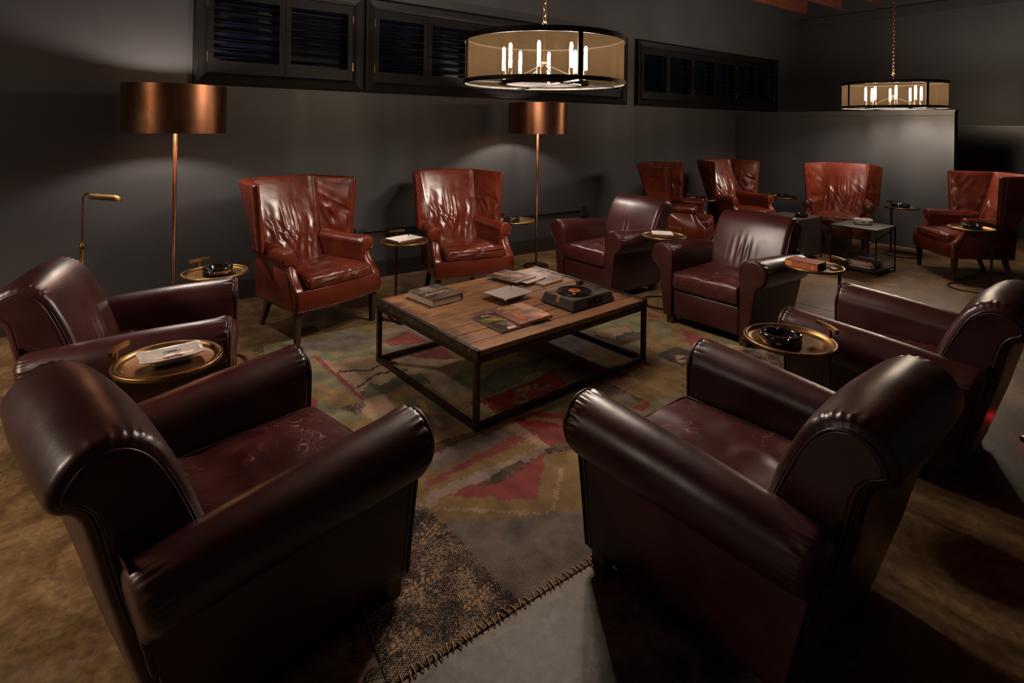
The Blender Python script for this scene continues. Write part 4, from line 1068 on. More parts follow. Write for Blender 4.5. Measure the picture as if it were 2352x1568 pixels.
# ------------------------------------------------------------------ coffee table
TZ = 0.4231
ct = thing('coffee_table', 'low plank-topped coffee table on a rusty steel frame in the middle of the rug', 'table', (2.332, 3.084, 0.0065), 0.0587)
LX, LY = 1.467, 1.138
ws = [0.118, 0.132, 0.12, 0.14, 0.112, 0.134, 0.122, 0.128, 0.13]; k = (LY - 0.001) / sum(ws); y = -LY / 2
r = random.Random(5)
for w in ws:
    w *= k; b = MB(); g = 0.0055; dz = r.uniform(-0.0022, 0.0)
    x0, x1, y0, y1 = -LX / 2 + 0.026, LX / 2 - 0.026, y + g / 2, y + w - g / 2
    ch = 0.002
    xs_ = np.linspace(x0, x1, 14); R = []
    for x in xs_:
        e0, e1 = r.uniform(0, 0.0012), r.uniform(0, 0.0012)
        R.append([(x, y0 + e0, TZ - 0.030), (x, y0 + e0, TZ - ch + dz), (x, y0 + ch + e0, TZ + dz), (x, (y0 + y1) / 2, TZ + dz + r.uniform(-.0006, .0004)), (x, y1 - ch - e1, TZ + dz), (x, y1 - e1, TZ - ch + dz), (x, y1 - e1, TZ - 0.030)])
    b.grid(np.array(R), cv=True, cap0=True, cap1=True, smooth=False, flip=True); b.build('plank', M['oak'], ct)
    y += w
b = MB(); b.box((0, 0, TZ - 0.034), (LX - 0.06, LY - 0.01, 0.006)); b.build('gap_darkening_sheet', M['rubber'], ct)  # unseen black sheet added to keep the plank gaps dark
for s in (-1, 1):
    b = MB(); b.box((s * (LX / 2 - 0.004), 0, TZ - 0.018), (0.008, LY + 0.006, 0.044)); b.box((s * (LX / 2 - 0.013), 0, TZ + 0.0015), (0.026, LY + 0.006, 0.004))
    bd = b.build('end_band', M['band'], ct)
    b = MB()
    for q in (0.545, 0.44, 0.10, -0.50):
        n0 = len(b.v); b.lathe([(0.010, 0), (0.007, 0.003), (0, 0.004)], 8)
        for i in range(n0, len(b.v)):
            vx, vy, vz = b.v[i]; b.v[i] = (s * (LX / 2 + vz), q + vx, TZ - 0.018 + vy)
    b.build('rivets', M['band'], bd, 'stuff')
fw = 0.028; fx, fy = LX / 2 - fw / 2, LY / 2 - fw / 2
for sx in (-1, 1):
    for sy in (-1, 1):
        b = MB(); b.box((sx * fx, sy * fy, (TZ - 0.04) / 2), (fw, fw, TZ - 0.04)); b.build('leg', M['steel'], ct)
for z in (fw / 2 + 0.004, TZ - 0.04 - fw / 2):
    for s in (-1, 1):
        b = MB(); b.box((0, s * fy, z), (LX - 2 * fw, fw * 0.98, fw)); b.build('rail', M['steel'], ct)
        b = MB(); b.box((s * fx, 0, z), (fw * 0.98, LY - 2 * fw, fw)); b.build('rail', M['steel'], ct)
b = MB(); b.tube(spline([(-fx + 0.02, 0.500, TZ - 0.055), (-fx + 0.02, 0.500, TZ - 0.085), (-fx + 0.03, 0.45, TZ - 0.112), (-fx + 0.03, 0.33, TZ - 0.112), (-fx + 0.02, 0.27, TZ - 0.085), (-fx + 0.02, 0.265, TZ - 0.055)], 26), 0.0085, 8); b.build('pull_handle', M['copperpole'], ct)

TZ = 0.4296
# ------------------------------------------------------------------ painted flat covers
def cover_mesh(name, w, h, paint, mb_extra=None, bend=None, nx=44, ny=58, z=0.0):
    U, V = np.meshgrid(np.linspace(0, 1, nx), np.linspace(0, 1, ny), indexing='ij')
    col = paint(U, V)
    X, Y = (U - .5) * w, (V - .5) * h
    Zz = np.full(X.shape, z)
    if bend: Zz = Zz + bend(U, V)
    b = MB(); b.grid(np.stack([X, Y, Zz], -1), flip=True)
    o = b.build(name, M['printed']); me = o.data
    c4 = np.ones((nx * ny, 4)); c4[:, :3] = np.clip(col.reshape(-1, 3) * 1.45, 0, 1)
    a = me.attributes.new('paint', 'FLOAT_COLOR', 'POINT'); a.data.foreach_set('color', c4.reshape(-1))
    return o
def ell(U, V, cx, cy, rx, ry, rot=0):
    c, s = math.cos(rot), math.sin(rot); x, y = U - cx, V - cy
    return ((x * c + y * s) / rx) ** 2 + ((-x * s + y * c) / ry) ** 2 < 1
def base(U, c): o = np.zeros(U.shape + (3,)); o[:] = c; return o
def rect(U, V, a, b_, c, d): return (U > a) & (U < b_) & (V > c) & (V < d)
def grainy(U, V, amt, sc, seed): return 1 + amt * vnoise(np.stack([U * sc, V * sc, U * 0 + seed], -1))
M['whiteprint'] = mat('pale_lettering', (0.52, 0.46, 0.40), 0.5)
M['tanprint'] = mat('tan_lettering', (0.60, 0.40, 0.22), 0.5)
M['goldprint'] = mat('ochre_lettering', (0.42, 0.25, 0.08), 0.5)
def lettering(parent, txt, size, x, y, z, rz, m, name='lettering', spacing=1.0):
    me = text_mesh(txt, size, 0.0003, spacing=spacing); me.materials.clear(); me.materials.append(m)
    return put(me, name, parent, (x, y, z), (0, 0, rz))

def magazine(label, loc, rz, w, h, th, paint, letters, bend=None, spine='L'):
    t = thing('magazine', label, 'magazine', loc, rz, 'magazines on the plank table')
    b = MB(); nx = 20
    U = np.linspace(0, 1, nx); V = np.linspace(0, 1, 6)
    bz = (lambda u, v: bend(np.asarray(u), np.asarray(v))) if bend else (lambda u, v: np.zeros(np.broadcast(u, v).shape))
    for (axis, val) in (('v', 0), ('v', 1), ('u', 0), ('u', 1)):
        rows = []
        for f in (0, 1):
            if axis == 'v': row = [((u - .5) * w, (val - .5) * h, f * (th + float(bz(u, val))) if f else 0.0) for u in U]
            else: row = [((val - .5) * w, (v - .5) * h, f * (th + float(bz(val, v))) if f else 0.0) for v in V]
            rows.append(row)
        b.grid(np.array(rows), smooth=False)
    b.raw([((-.5) * w, -.5 * h, 0), (.5 * w, -.5 * h, 0), (.5 * w, .5 * h, 0), (-.5 * w, .5 * h, 0)], [[3, 2, 1, 0]], False)
    b.build('pages', M['page'], t)
    c = cover_mesh('cover', w + 0.002, h + 0.002, paint, bend=bend, z=th + 0.0005); c.parent = t
    for (txt, size, u, v, rot, m) in letters:
        zb = th + 0.0012 + (float(bz(u, v)) if bend else 0)
        lettering(c, txt, size, (u - .5) * w, (v - .5) * h, zb, rot, m)
    return t
def paint_a(U, V):
    o = base(U, (0.030, 0.022, 0.016)); o[rect(U, V, 0, 1, .55, .80)] = (0.085, 0.080, 0.020)
    o[ell(U, V, .42, .60, .30, .06, -.5)] = (0.20, 0.17, 0.045); o[ell(U, V, .62, .72, .26, .10, -.4)] = (0.21, 0.065, 0.045); o[ell(U, V, .75, .80, .22, .09)] = (0.05, 0.03, 0.025)
    o[ell(U, V, .68, .18, .32, .07, -.3)] = (0.26, 0.085, 0.06); o[rect(U, V, .26, .52, .05, .15)] = (0.42, 0.36, 0.30)
    return o * grainy(U, V, .3, 14, 2)[..., None]
def paint_b(U, V):
    o = base(U, (0.155, 0.070, 0.050)); o[rect(U, V, .62, 1, .25, 1)] = (0.34, 0.235, 0.165)
    o[ell(U, V, .50, .66, .20, .15, .3)] = (0.23, 0.115, 0.070); o[ell(U, V, .48, .82, .22, .08)] = (0.30, 0.16, 0.10)
    o[ell(U, V, .40, .67, .07, .03)] = (0.06, 0.035, 0.03); o[ell(U, V, .58, .67, .07, .03)] = (0.06, 0.035, 0.03)
    o[ell(U, V, .60, .34, .34, .20, .2)] = (0.105, 0.085, 0.090); o[ell(U, V, .34, .38, .12, .16, .5)] = (0.28, 0.12, 0.06); o[ell(U, V, .26, .22, .10, .08)] = (0.30, 0.10, 0.04)
    o[rect(U, V, .10, .28, .66, .71)] = (0.30, 0.20, 0.16); o[rect(U, V, .75, .95, .06, .14)] = (0.36, 0.29, 0.25); o[rect(U, V, .28, .60, .06, .10)] = (0.27, 0.21, 0.20)
    return o * grainy(U, V, .25, 12, 5)[..., None]
def paint_c(U, V):
    o = base(U, (0.032, 0.026, 0.027)); o[ell(U, V, .58, .40, .20, .17)] = (0.36, 0.145, 0.075); o[ell(U, V, .42, .70, .13, .32, .2)] = (0.30, 0.12, 0.06)
    o[ell(U, V, .52, .40, .05, .02)] = (0.06, 0.025, 0.02); o[ell(U, V, .66, .40, .05, .02)] = (0.06, 0.025, 0.02); o[ell(U, V, .60, .31, .08, .02)] = (0.20, 0.05, 0.04)
    o[rect(U, V, 0, 1, 0, .10)] = (0.20, 0.155, 0.095)
    return o * grainy(U, V, .2, 12, 7)[..., None]
def paint_d(U, V):
    o = base(U, (0.30, 0.19, 0.155)); o[rect(U, V, .05, .40, .06, .14)] = (0.42, 0.34, 0.28); o[ell(U, V, .35, .30, .25, .08)] = (0.40, 0.09, 0.05)
    o[ell(U, V, .60, .62, .22, .22)] = (0.33, 0.17, 0.12)
    return o * grainy(U, V, .25, 18, 9)[..., None]
def paint_e(U, V):
    o = base(U, (0.075, 0.055, 0.052)); o[rect(U, V, .40, 1, .45, 1)] = (0.22, 0.19, 0.185); o[rect(U, V, .30, .46, .80, 1)] = (0.58, 0.34, 0.22); o[rect(U, V, 0, 1, 0, .12)] = (0.30, 0.165, 0.05)
    return o * grainy(U, V, .3, 16, 12)[..., None]
WPm, GPm, TPm = M['whiteprint'], M['goldprint'], M['tanprint']
magazine('dark magazine with a green and red cover under the portrait magazine', (2.01, 2.765, TZ + 0.001), 0.03, 0.23, 0.30, 0.008, paint_a,
         [('afici', 0.042, .32, .915, 0, WPm), ('THE HAVANA', 0.022, .52, .40, 0, WPm), ('CIGARS', 0.024, .46, .32, 0, WPm)])
bendb = lambda u, v: 0.002 + 0.016 * np.clip((u - 0.15) / 0.85, 0, 1) * np.clip(1.15 - v, 0, 1) * (1 - 0.35 * u)
magazine('brown portrait magazine with a lifting corner, lying on the dark one', (2.167, 2.782, TZ + 0.0105), -0.01, 0.245, 0.32, 0.009, paint_b,
         [('aficio', 0.046, .32, .92, 0, TPm), ('Notes', 0.020, .44, .085, 0, WPm)], bend=bendb)
magazine('ochre-striped magazine, rightmost of three at the far end of the plank table', (2.79, 3.365, TZ + 0.001), 0.14, 0.225, 0.30, 0.014, paint_e, [('CIGAR', 0.036, .66, .60, 0, WPm), ('REPORT', 0.022, .62, .06, 0, TPm)])
magazine('pinkish magazine in the middle of three at the far end of the plank table', (2.68, 3.435, TZ + 0.016), 0.24, 0.225, 0.29, 0.007, paint_d, [('STYLE', 0.020, .24, .10, 0, GPm)])
magazine('black magazine with a large face, leftmost of three magazines at the table end', (2.615, 3.490, TZ + 0.024), 0.23, 0.24, 0.31, 0.007, paint_c,
         [('SMOKE', 0.034, .50, .05, 0, TPm), ('THE BEST', 0.026, .74, .78, 0, WPm), ('OF CUBA', 0.026, .78, .68, 0, WPm), ('INSIDE', 0.022, .20, .60, 0, WPm), ('Life', 0.03, .18, .25, 0, WPm)])

# thick book
def book(name, label, loc, rz, w, d, h, covm, spine_side, pagem, group=None):
    t = thing(name, label, 'book', loc, rz, group)
    b = MB(); c = 0.004
    b.box((0, 0, h / 2), (w - 0.012, d - 0.010, h - 2 * c)); b.build('pages', pagem, t)
    b = MB(); b.box((0, 0, c / 2), (w, d, c)); b.box((0, 0, h - c / 2), (w, d, c))
    sx = spine_side
    pts = [(sx * (w / 2 - 0.006 + 0.006 * math.cos(a)), 0, h / 2 + (h / 2) * math.sin(a)) for a in np.linspace(-PI / 2, PI / 2, 9)]
    P = np.array([[(x, -d / 2, z) for x, _, z in pts], [(x, d / 2, z) for x, _, z in pts]]); b.grid(P, flip=sx > 0)
    b.build('cover', covm, t); return t
covd = mat('dark_photo_cover', (0.135, 0.115, 0.095), 0.35, col2=(0.012, 0.010, 0.009), vscale=11, stretch=(0.6, 2.4, 1), coat=0.15)
bk = book('thick_book', 'thick hardback with a dark photographic cover at the left end of the plank table', (1.893, 3.392, TZ + 0.001), 0.13, 0.252, 0.292, 0.050, covd, 1, M['page'])
lettering(bk, 'Century', 0.055, -0.005, -0.035, 0.0508, PI, M['tanprint']); lettering(bk, 'The', 0.034, 0.085, 0.005, 0.0508, PI, M['grey_print'])
lettering(bk, 'of the', 0.020, 0.0, 0.022, 0.0508, PI, M['whiteprint']); lettering(bk, 'Havana Cigar', 0.018, -0.045, 0.045, 0.0508, PI, M['whiteprint'])
b = MB(); b.box((-0.01, 0.098, 0.0507), (0.085, 0.062, 0.001)); b.build('printed_panel', mat('pale_print', (0.20, 0.17, 0.13), 0.4), bk)

# flared square dishes
def square_dish(label, loc, rz, w, d, h, group=None, name='square_ashtray', cut=0.03):
    t = thing(name, label, 'ashtray', loc, rz, group)
    def sq(a, c, z, n=12):
        out = []
        for (sx, sy) in ((1, 1), (-1, 1), (-1, -1), (1, -1)):
            rr = 0.018 * a / w
            a0 = {(1, 1): 0, (-1, 1): PI / 2, (-1, -1): PI, (1, -1): 1.5 * PI}[(sx, sy)]
            for q in np.linspace(0, PI / 2, n):
                out.append((sx * (a / 2 - rr) + rr * math.cos(a0 + q), sy * (c / 2 - rr) + rr * math.sin(a0 + q), z))
        return np.array(out)
    rows = [sq(w * .55, d * .52, 0), sq(w * .60, d * .57, 0.002), sq(w * .74, d * .72, h * .45), sq(w * .97, d * .97, h * .92), sq(w, d, h * .96), sq(w, d, h), sq(w * .955, d * .95, h), sq(w * .90, d * .89, h * .84), sq(w * .66, d * .62, h * .26), sq(w * .60, d * .56, h * .22)]
    P = np.array(rows)
    # pouring notches at two opposite corners
    for k in (6, 30):
        for i in range(3, 8):
            for dj in range(-4, 6):
                P[i, (k + dj) % 48, 2] -= h * cut * 8 * math.exp(-(dj / 2.6) ** 2)
    b = MB(); b.grid(P, cv=True, cap0=True, cap1=True); b.build('dish', M['white_glaze'], t)
    return t
square_dish('white flared square ashtray in the middle of the plank table', (2.32, 3.125, TZ + 0.001), 0.13, 0.27, 0.225, 0.042)

# ------------------------------------------------------------------ record player
tt = thing('record_player', 'low grey record player with an orange-labelled record at the right of the plank table', 'turntable', (2.672, 2.800, TZ), 0.06)
b = MB(); h = 0.068
b.grid(np.array([[(sx * a, sy * c, z) for sx, sy in ((-1, -1), (1, -1), (1, 1), (-1, 1))] for a, c, z in ((0.205, 0.150, 0.006), (0.205, 0.150, 0.012), (0.186, 0.133, h - 0.003), (0.183, 0.130, h))]), cv=True, cap0=True, smooth=False)
pl = b.build('plinth', M['ttgrey'], tt)
b = MB(); b.box((0, 0, h + 0.0005), (0.366, 0.260, 0.002)); b.build('deck', M['ttlight'], tt)
px, py, pr = -0.035, 0.0, 0.117
b = MB(); b.lathe([(0, h), (pr + .001, h), (pr + .001, h + 0.010), (0.0, h + 0.010)], 56, (px, py, 0)); pt = b.build('platter', M['rubber'], tt)
b = MB(); b.lathe([(0.042, h + 0.0125)] + [(rr, h + 0.0125 + 0.0006 * (i % 2)) for i, rr in enumerate(np.linspace(0.046, pr - 0.003, 34))] + [(pr, h + 0.011), (pr - 0.002, h + 0.0102), (0.02, h + 0.0102)], 64, (px, py, 0)); b.build('record', M['vinyl'], tt)
b = MB(); b.lathe([(0.003, h + 0.0132), (0.042, h + 0.0132), (0.042, h + 0.0120)], 40, (px, py, 0)); lb = b.build('record_label', M['orange'], tt)
b = MB(); b.lathe([(0.031, h + 0.0135), (0.033, h + 0.0135)], 40, (px, py, 0))
for q in range(-3, 4):
    if q: b.box((px + 0.003 * (q % 2), py + q * 0.0065, h + 0.0135), (0.034 - abs(q) * 0.003, 0.0022, 0.0006))
b.lathe([(0, h + 0.024), (0.003, h + 0.022), (0.003, h + 0.013)], 10, (px, py, 0)); b.build('label_print', M['grey_print'], lb)
b = MB(); b.box((px - 0.062, py - 0.052, h + 0.0140), (0.030, 0.020, 0.001), 0.6); b.build('sticker', M['sticker'], tt)
b = MB(); b.raw([(-0.1985 - 0.0015, 0.012, 0.032), (-0.1985 - 0.0015, -0.014, 0.032), (-0.1852, -0.014, h + 0.0016), (-0.1852, 0.012, h + 0.0016), (-0.176, 0.012, h + 0.0019), (-0.176, -0.014, h + 0.0019)], [[3, 2, 1, 0][::-1], [3, 4, 5, 2][::-1]], False); b.build('sticker', M['sticker'], tt)
b = MB()
P4 = [(-0.062, 0.014), (0.088, 0.014), (0.088, 0.054), (-0.062, 0.054)]
b.raw([(x_, -0.150 + 0.017 * (z_ - 0.012) / 0.053 - 0.0012, z_) for x_, z_ in P4], [[0, 1, 2, 3]], False)
ctl = b.build('control_recess', M['rubber'], tt)
b = MB(); n0 = len(b.v); b.lathe([(0.007, 0), (0.006, 0.008), (0, 0.009)], 14)
for i in range(n0, len(b.v)):
    vx, vy, vz = b.v[i]; b.v[i] = (0.035 + vx, -0.1445 - vz, 0.036 + vy)
b.build('knob', M['copperpole'], ctl)
b = MB(); b.box((0.125, 0.103, h + 0.016), (0.052, 0.022, 0.028)); b.box((0.150, 0.103, h + 0.020), (0.010, 0.024, 0.020)); b.build('tonearm_base', M['ttgrey'], tt)
b = MB(); b.tube(spline([(0.150, 0.100, h + 0.022), (0.150, 0.05, h + 0.022), (0.146, 0.0, h + 0.021), (0.134, -0.045, h + 0.019)], 24), 0.004, 8); b.box((0.130, -0.058, h + 0.017), (0.014, 0.026, 0.007), 0.25); b.build('tonearm', M['chrome'], tt)
b = MB(); b.lathe([(0.007, h), (0.007, h + 0.012), (0, h + 0.013)], 14, (0.166, -0.045, 0)); b.build('arm_rest', M['rubber'], tt)

# ------------------------------------------------------------------ brass tray tables
SZ, SR = 0.627, 0.202
def make_tray(label):
    t = thing('tray_table', label, 'side table', group='brass tray tables')
    b = MB(); b.lathe([(0, SZ - 0.014), (SR - 0.006, SZ - 0.014), (SR, SZ - 0.010), (SR, SZ + 0.003), (SR - 0.003, SZ + 0.006), (SR - 0.016, SZ + 0.006), (SR - 0.019, SZ + 0.003), (SR - 0.021, SZ - 0.006), (SR - 0.045, SZ - 0.008), (0, SZ - 0.008)], 72); b.build('tray', M['brass'], t)
    R_ = SR - 0.004
    b = MB(); b.box((0, R_ + 0.004, (SZ + 0.044) / 2), (0.020, 0.012, SZ + 0.044)); b.build('pole', M['copperpole'], t)
    b = MB(); P = []
    for a in np.linspace(-0.36, 0.36, 15):
        c, s = math.sin(a), math.cos(a)
        P.append([(c * q, s * q, z) for q, z in ((R_ - 0.004, SZ + 0.042), (R_ + 0.012, SZ + 0.042), (R_ + 0.012, SZ + 0.060), (R_ - 0.004, SZ + 0.060))])
    b.grid(np.array(P), cv=True, cap0=True, cap1=True, smooth=False); b.build('handle', M['brass'], t)
    b = MB(); b.lathe([(SR - 0.018, 0.0), (SR, 0.0), (SR, 0.012), (SR - 0.018, 0.012), (SR - 0.018, 0.0)], 64, smooth=False); b.build('ring_base', M['copperpole'], t)
    return t
def pole_rot(dx, dy): return math.atan2(-dx, dy)
TR = [('brass tray table holding the lettered black ashtray beside the leftmost wing chair', (0.665, 4.155), (-0.34, 0.88)),
      ('brass tray table holding the oblong porcelain ashtray between the two left club chairs', (0.268, 2.735), (-0.85, 0.45)),
      ('brass tray table holding a white dish between the two wing chairs at the back wall', (2.14, 4.37), (0.10, 0.98)),
      ('brass tray table tucked behind the second wing chair next to the slim floor lamp', (3.58, 4.71), (-0.1, 0.98)),
      ('brass tray table holding a white square dish between the two facing club chairs', (4.25, 3.32), (0.92, 0.06)),
      ('brass tray table holding the orange book right of the facing club chairs', (4.235, 1.968), (0.80, -0.50)),
      ('brass tray table holding the crowned black ashtray between the two right-hand club chairs', (2.648, 1.337), (0.86, -0.50)),
      ('brass tray table standing before the side-turned wing chair at the far right', (7.32, 1.815), (0.55, -0.45)),
      ('brass tray table between the side-on and corner wing chairs', (6.88, 4.74), (-0.45, 0.9)),
      ('brass tray table between the corner wing chair and the partition one', (8.18, 4.26), (-0.5, 0.86)),
      ('brass tray table before the grey partition, right of the wing chair there', (8.50, 2.84), (0.6, 0.8))]
tr0 = None
for lab, p, d in TR:
    if tr0 is None: tr0 = make_tray(lab); tr0.location = (p[0], p[1], 0); tr0.rotation_euler = (0, 0, pole_rot(*d))
    else: dup(tr0, lab, (p[0], p[1], 0.0065 if (p[0] < 3 and p[0] > 1) else 0.0), pole_rot(*d))
TOPZ = SZ - 0.0075

# round glazed ashtrays
def make_round_ashtray(label, m, R=0.078, H=0.046, name='round_ashtray'):
    t = thing(name, label, 'ashtray', group='round ashtrays')
    prof = [(0.0, 0.0), (R * .86, 0.0), (R * .95, 0.004), (R, H * .30), (R * 1.0, H * .78), (R * .975, H * .93), (R * .93, H), (R * .76, H), (R * .70, H * .96), (R * .66, H * .70), (R * .56, H * .34), (R * .4, H * .22), (0, H * .20)]
    n = 96; P = np.array([[(r_ * math.cos(2 * PI * k / n), r_ * math.sin(2 * PI * k / n), z) for k in range(n)] for r_, z in prof])
    for i in range(4, 10):
        for k in range(n):
            a = 2 * PI * k / n
            dd = min(abs((a - c + PI) % (2 * PI) - PI) for c in (PI / 4, 3 * PI / 4, 5 * PI / 4, 7 * PI / 4))
            P[i, k, 2] -= H * .22 * math.exp(-(dd / 0.075) ** 2) * (1 if 5 <= i <= 8 else 0)
    b = MB(); b.grid(P, cv=True); b.build('bowl', m, t)
    return t
def wrap_text(parent, txt, size, R, z, ang, m, spacing=1.0):
    me = text_mesh(txt, size, 0.0004, spacing=spacing)
    for v in me.vertices:
        a = ang + v.co.x / R; rr = R + 0.0006 + v.co.z
        v.co = (rr * math.cos(a), rr * math.sin(a), z + v.co.y)
    me.materials.clear(); me.materials.append(m)
    return put(me, 'lettering', parent)
def crown(parent, R, z, ang, m, s=0.02):
    b = MB()
    pts = [(-.9, -.5), (.9, -.5), (1.1, .7), (.5, .1), (0, .9), (-.5, .1), (-1.1, .7)]
    vs = [((R + .0008) * math.cos(ang + x * s / 2 / R), (R + .0008) * math.sin(ang + x * s / 2 / R), z + y_ * s / 2) for x, y_ in pts]
    c = ((R + .0008) * math.cos(ang), (R + .0008) * math.sin(ang), z - s * .15)
    b.raw(vs + [c], [[i, (i + 1) % 7, 7] for i in range(7)], False); return b.build('crown_emblem', m, parent)
cam_ang = lambda x, y: math.atan2(-y, -x)
def place_round(label, x, y, z, m=M['black_glaze'], R=0.078, H=0.046, turn=0.0):
    t = make_round_ashtray(label, m, R, H); t.location = (x, y, z); t.rotation_euler = (0, 0, turn); return t
x, y = 0.678, 4.135; a1 = place_round('black round ashtray lettered in gold capitals, on the tray beside the leftmost wing chair', x, y, TOPZ, R=0.092, H=0.052, turn=0.1)
wrap_text(a1, 'ASHTON', 0.026, 0.0915, 0.023, cam_ang(x, y) + 0.32 - 0.1, M['gold'], 1.12)
x, y = 2.600, 1.352; a2 = place_round('black round ashtray with gold crown, on the tray between the two right-hand club chairs', x, y, TOPZ, R=0.092, H=0.052, turn=0.0)
crown(a2, 0.0915, 0.024, cam_ang(x, y) - 0.10, M['gold'], 0.020); wrap_text(a2, 'Ashton', 0.020, 0.0915, 0.022, cam_ang(x, y) + 0.95, M['gold']); wrap_text(a2, 'Ashton', 0.020, 0.0915, 0.024, cam_ang(x, y) - 1.05, M['gold'])
place_round('black ashtray on the tray behind the second wing chair by the slim floor lamp', 3.535, 4.72, TOPZ, R=0.088)
place_round('black ashtray on the tray before the side-turned wing chair at the far right', 7.34, 1.82, TOPZ, R=0.088)
place_round('black ashtray on the tray between the side-on and corner wing chairs', 6.88, 4.73, TOPZ, R=0.085)
place_round('black ashtray on the tray between the corner wing chair and the partition one', 8.19, 4.26, TOPZ, R=0.080)
place_round('black ashtray on the tray before the grey partition', 8.48, 2.85, TOPZ, R=0.105, H=0.055)

# white dishes on trays
square_dish('white flared dish on the tray between the two back-wall wing chairs', (2.13, 4.36, TOPZ), 0.22, 0.26, 0.20, 0.042)
square_dish('white square dish on the tray between the two facing club chairs', (4.22, 3.32, TOPZ), 0.75, 0.19, 0.19, 0.036)
# oblong porcelain ashtray on a foot
t = thing('oblong_ashtray', 'oblong off-white porcelain ashtray with scalloped corners and a red emblem', 'ashtray', (0.278, 2.732, TOPZ), 0.06)
def scal(w, d, z, n=120):
    out = []
    for k in range(n):
        a = 2 * PI * k / n; c, s = math.cos(a), math.sin(a)
        rr = 1 / ((abs(c) ** 7 + abs(s) ** 7) ** (1 / 7))
        x_, y_ = c * rr, s * rr
        cor = math.exp(-((abs(abs(x_) - .86)) / .13) ** 2) * (abs(y_) > .8) + math.exp(-((abs(abs(y_) - .70)) / .22) ** 2) * (abs(x_) > .9)
        f = 1 + 0.045 * cor - 0.05 * (abs(x_) > .93) * (abs(y_) > .93)
        out.append((x_ * f * w / 2, y_ * f * d / 2, z + 0.004 * cor))
    return np.array(out)
W_, D_ = 0.235, 0.150
rows = [scal(W_ * .55, D_ * .5, 0), scal(W_ * .6, D_ * .55, .004), scal(W_ * .62, D_ * .58, .016), scal(W_ * .97, D_ * .97, .030), scal(W_, D_, .034), scal(W_ * .97, D_ * .96, .036), scal(W_ * .86, D_ * .82, .031), scal(W_ * .66, D_ * .58, .023), scal(W_ * .2, D_ * .2, .022)]
b = MB(); b.grid(np.array(rows), cv=True, cap0=True, cap1=True); dish = b.build('dish', M['white_glaze'], t)
redp = mat('red_brown_print', (0.22, 0.06, 0.04), 0.4)
b = MB()
for k in range(7): b.lathe([(0, .0262), (0.006 + .002 * (k % 3), .0258), (0.007 + .002 * (k % 3), .0238)], 9, (-0.045 + k * 0.015, -0.020 + 0.004 * math.sin(k * 2.1), 0))
b.build('painted_emblem', redp, dish)
b = MB()
for (cx, cy, w, d) in ((0.005, .038, .062, .0013), (0.005, .018, .062, .0013), (-.026, .028, .0013, .02), (.036, .028, .0013, .02), (0.0, .031, .040, .0035), (0.008, .025, .036, .0035)):
    b.box((cx, cy, .0292), (w, d, .0012))
b.build('stamped_box', M['grey_print'], dish)

# orange book, matchbox
orange = mat('rust_orange_book_cloth', (0.26, 0.055, 0.014), 0.6, var=0.25, vscale=20)
ob = thing('orange_book', 'rust orange hardback with gold spine lettering on the tray right of the facing club chairs', 'book', (4.165, 1.990, TOPZ), heading(1.0, 0.03))
bw, bd_, bh = 0.225, 0.150, 0.056
b = MB(); b.box((0, 0.004, bh / 2), (bw - 0.012, bd_ - 0.010, bh - 0.008)); b.build('pages', mat('grey_page_block', (0.05, 0.04, 0.035), 0.8), ob)
b = MB(); b.box((0, 0, 0.002), (bw, bd_, 0.004)); b.box((0, 0, bh - 0.002), (bw, bd_, 0.004)); b.box((0, -bd_ / 2 + 0.002, bh / 2), (bw, 0.004, bh)); b.build('cover', orange, ob)
def spine_txt(txt, size, x, z, m, sp=1.0):
    me = text_mesh(txt, size, 0.0003, spacing=sp); me.materials.clear(); me.materials.append(m)
    o = put(me, 'lettering', ob, (x, -bd_ / 2 - 0.0006, z), (PI / 2, 0, 0)); return o
spine_txt('TOUR EIFFEL', 0.0165, -0.008, 0.021, M['gold'], 1.0)
b = MB(); b.box((-0.008, -bd_ / 2 - 0.0004, 0.036), (0.088, 0.0008, 0.0022)); b.box((-0.088, -bd_ / 2 - 0.0004, 0.028), (0.040, 0.0008, 0.038))
b.raw([(0.078 + u * 0.014, -bd_ / 2 - 0.0007, 0.028 + v * 0.022) for u, v in ((0, -1), (.28, -.5), (1, 0), (.28, .5), (0, 1), (-.28, .5), (-1, 0), (-.28, -.5))], [[0, 1, 2, 3, 4, 5, 6, 7]], False)
b.build('gold_ornament', mat('dull_gold_foil', (0.44, 0.155, 0.035), 0.5), ob)
t = thing('small_box', 'small dark flat box beside the orange book on its tray', 'box', (4.325, 1.908, TOPZ), 0.5)
b = MB(); rbox(b, (-0.028, -0.018, 0), (0.028, 0.018, 0.010), 0.0015, (3, 3, 2)); b.build('sleeve', M['bronze'], t); b = MB(); b.box((0.0, 0, 0.005), (0.0585, 0.031, 0.0065)); b.build('drawer', M['page'], t)

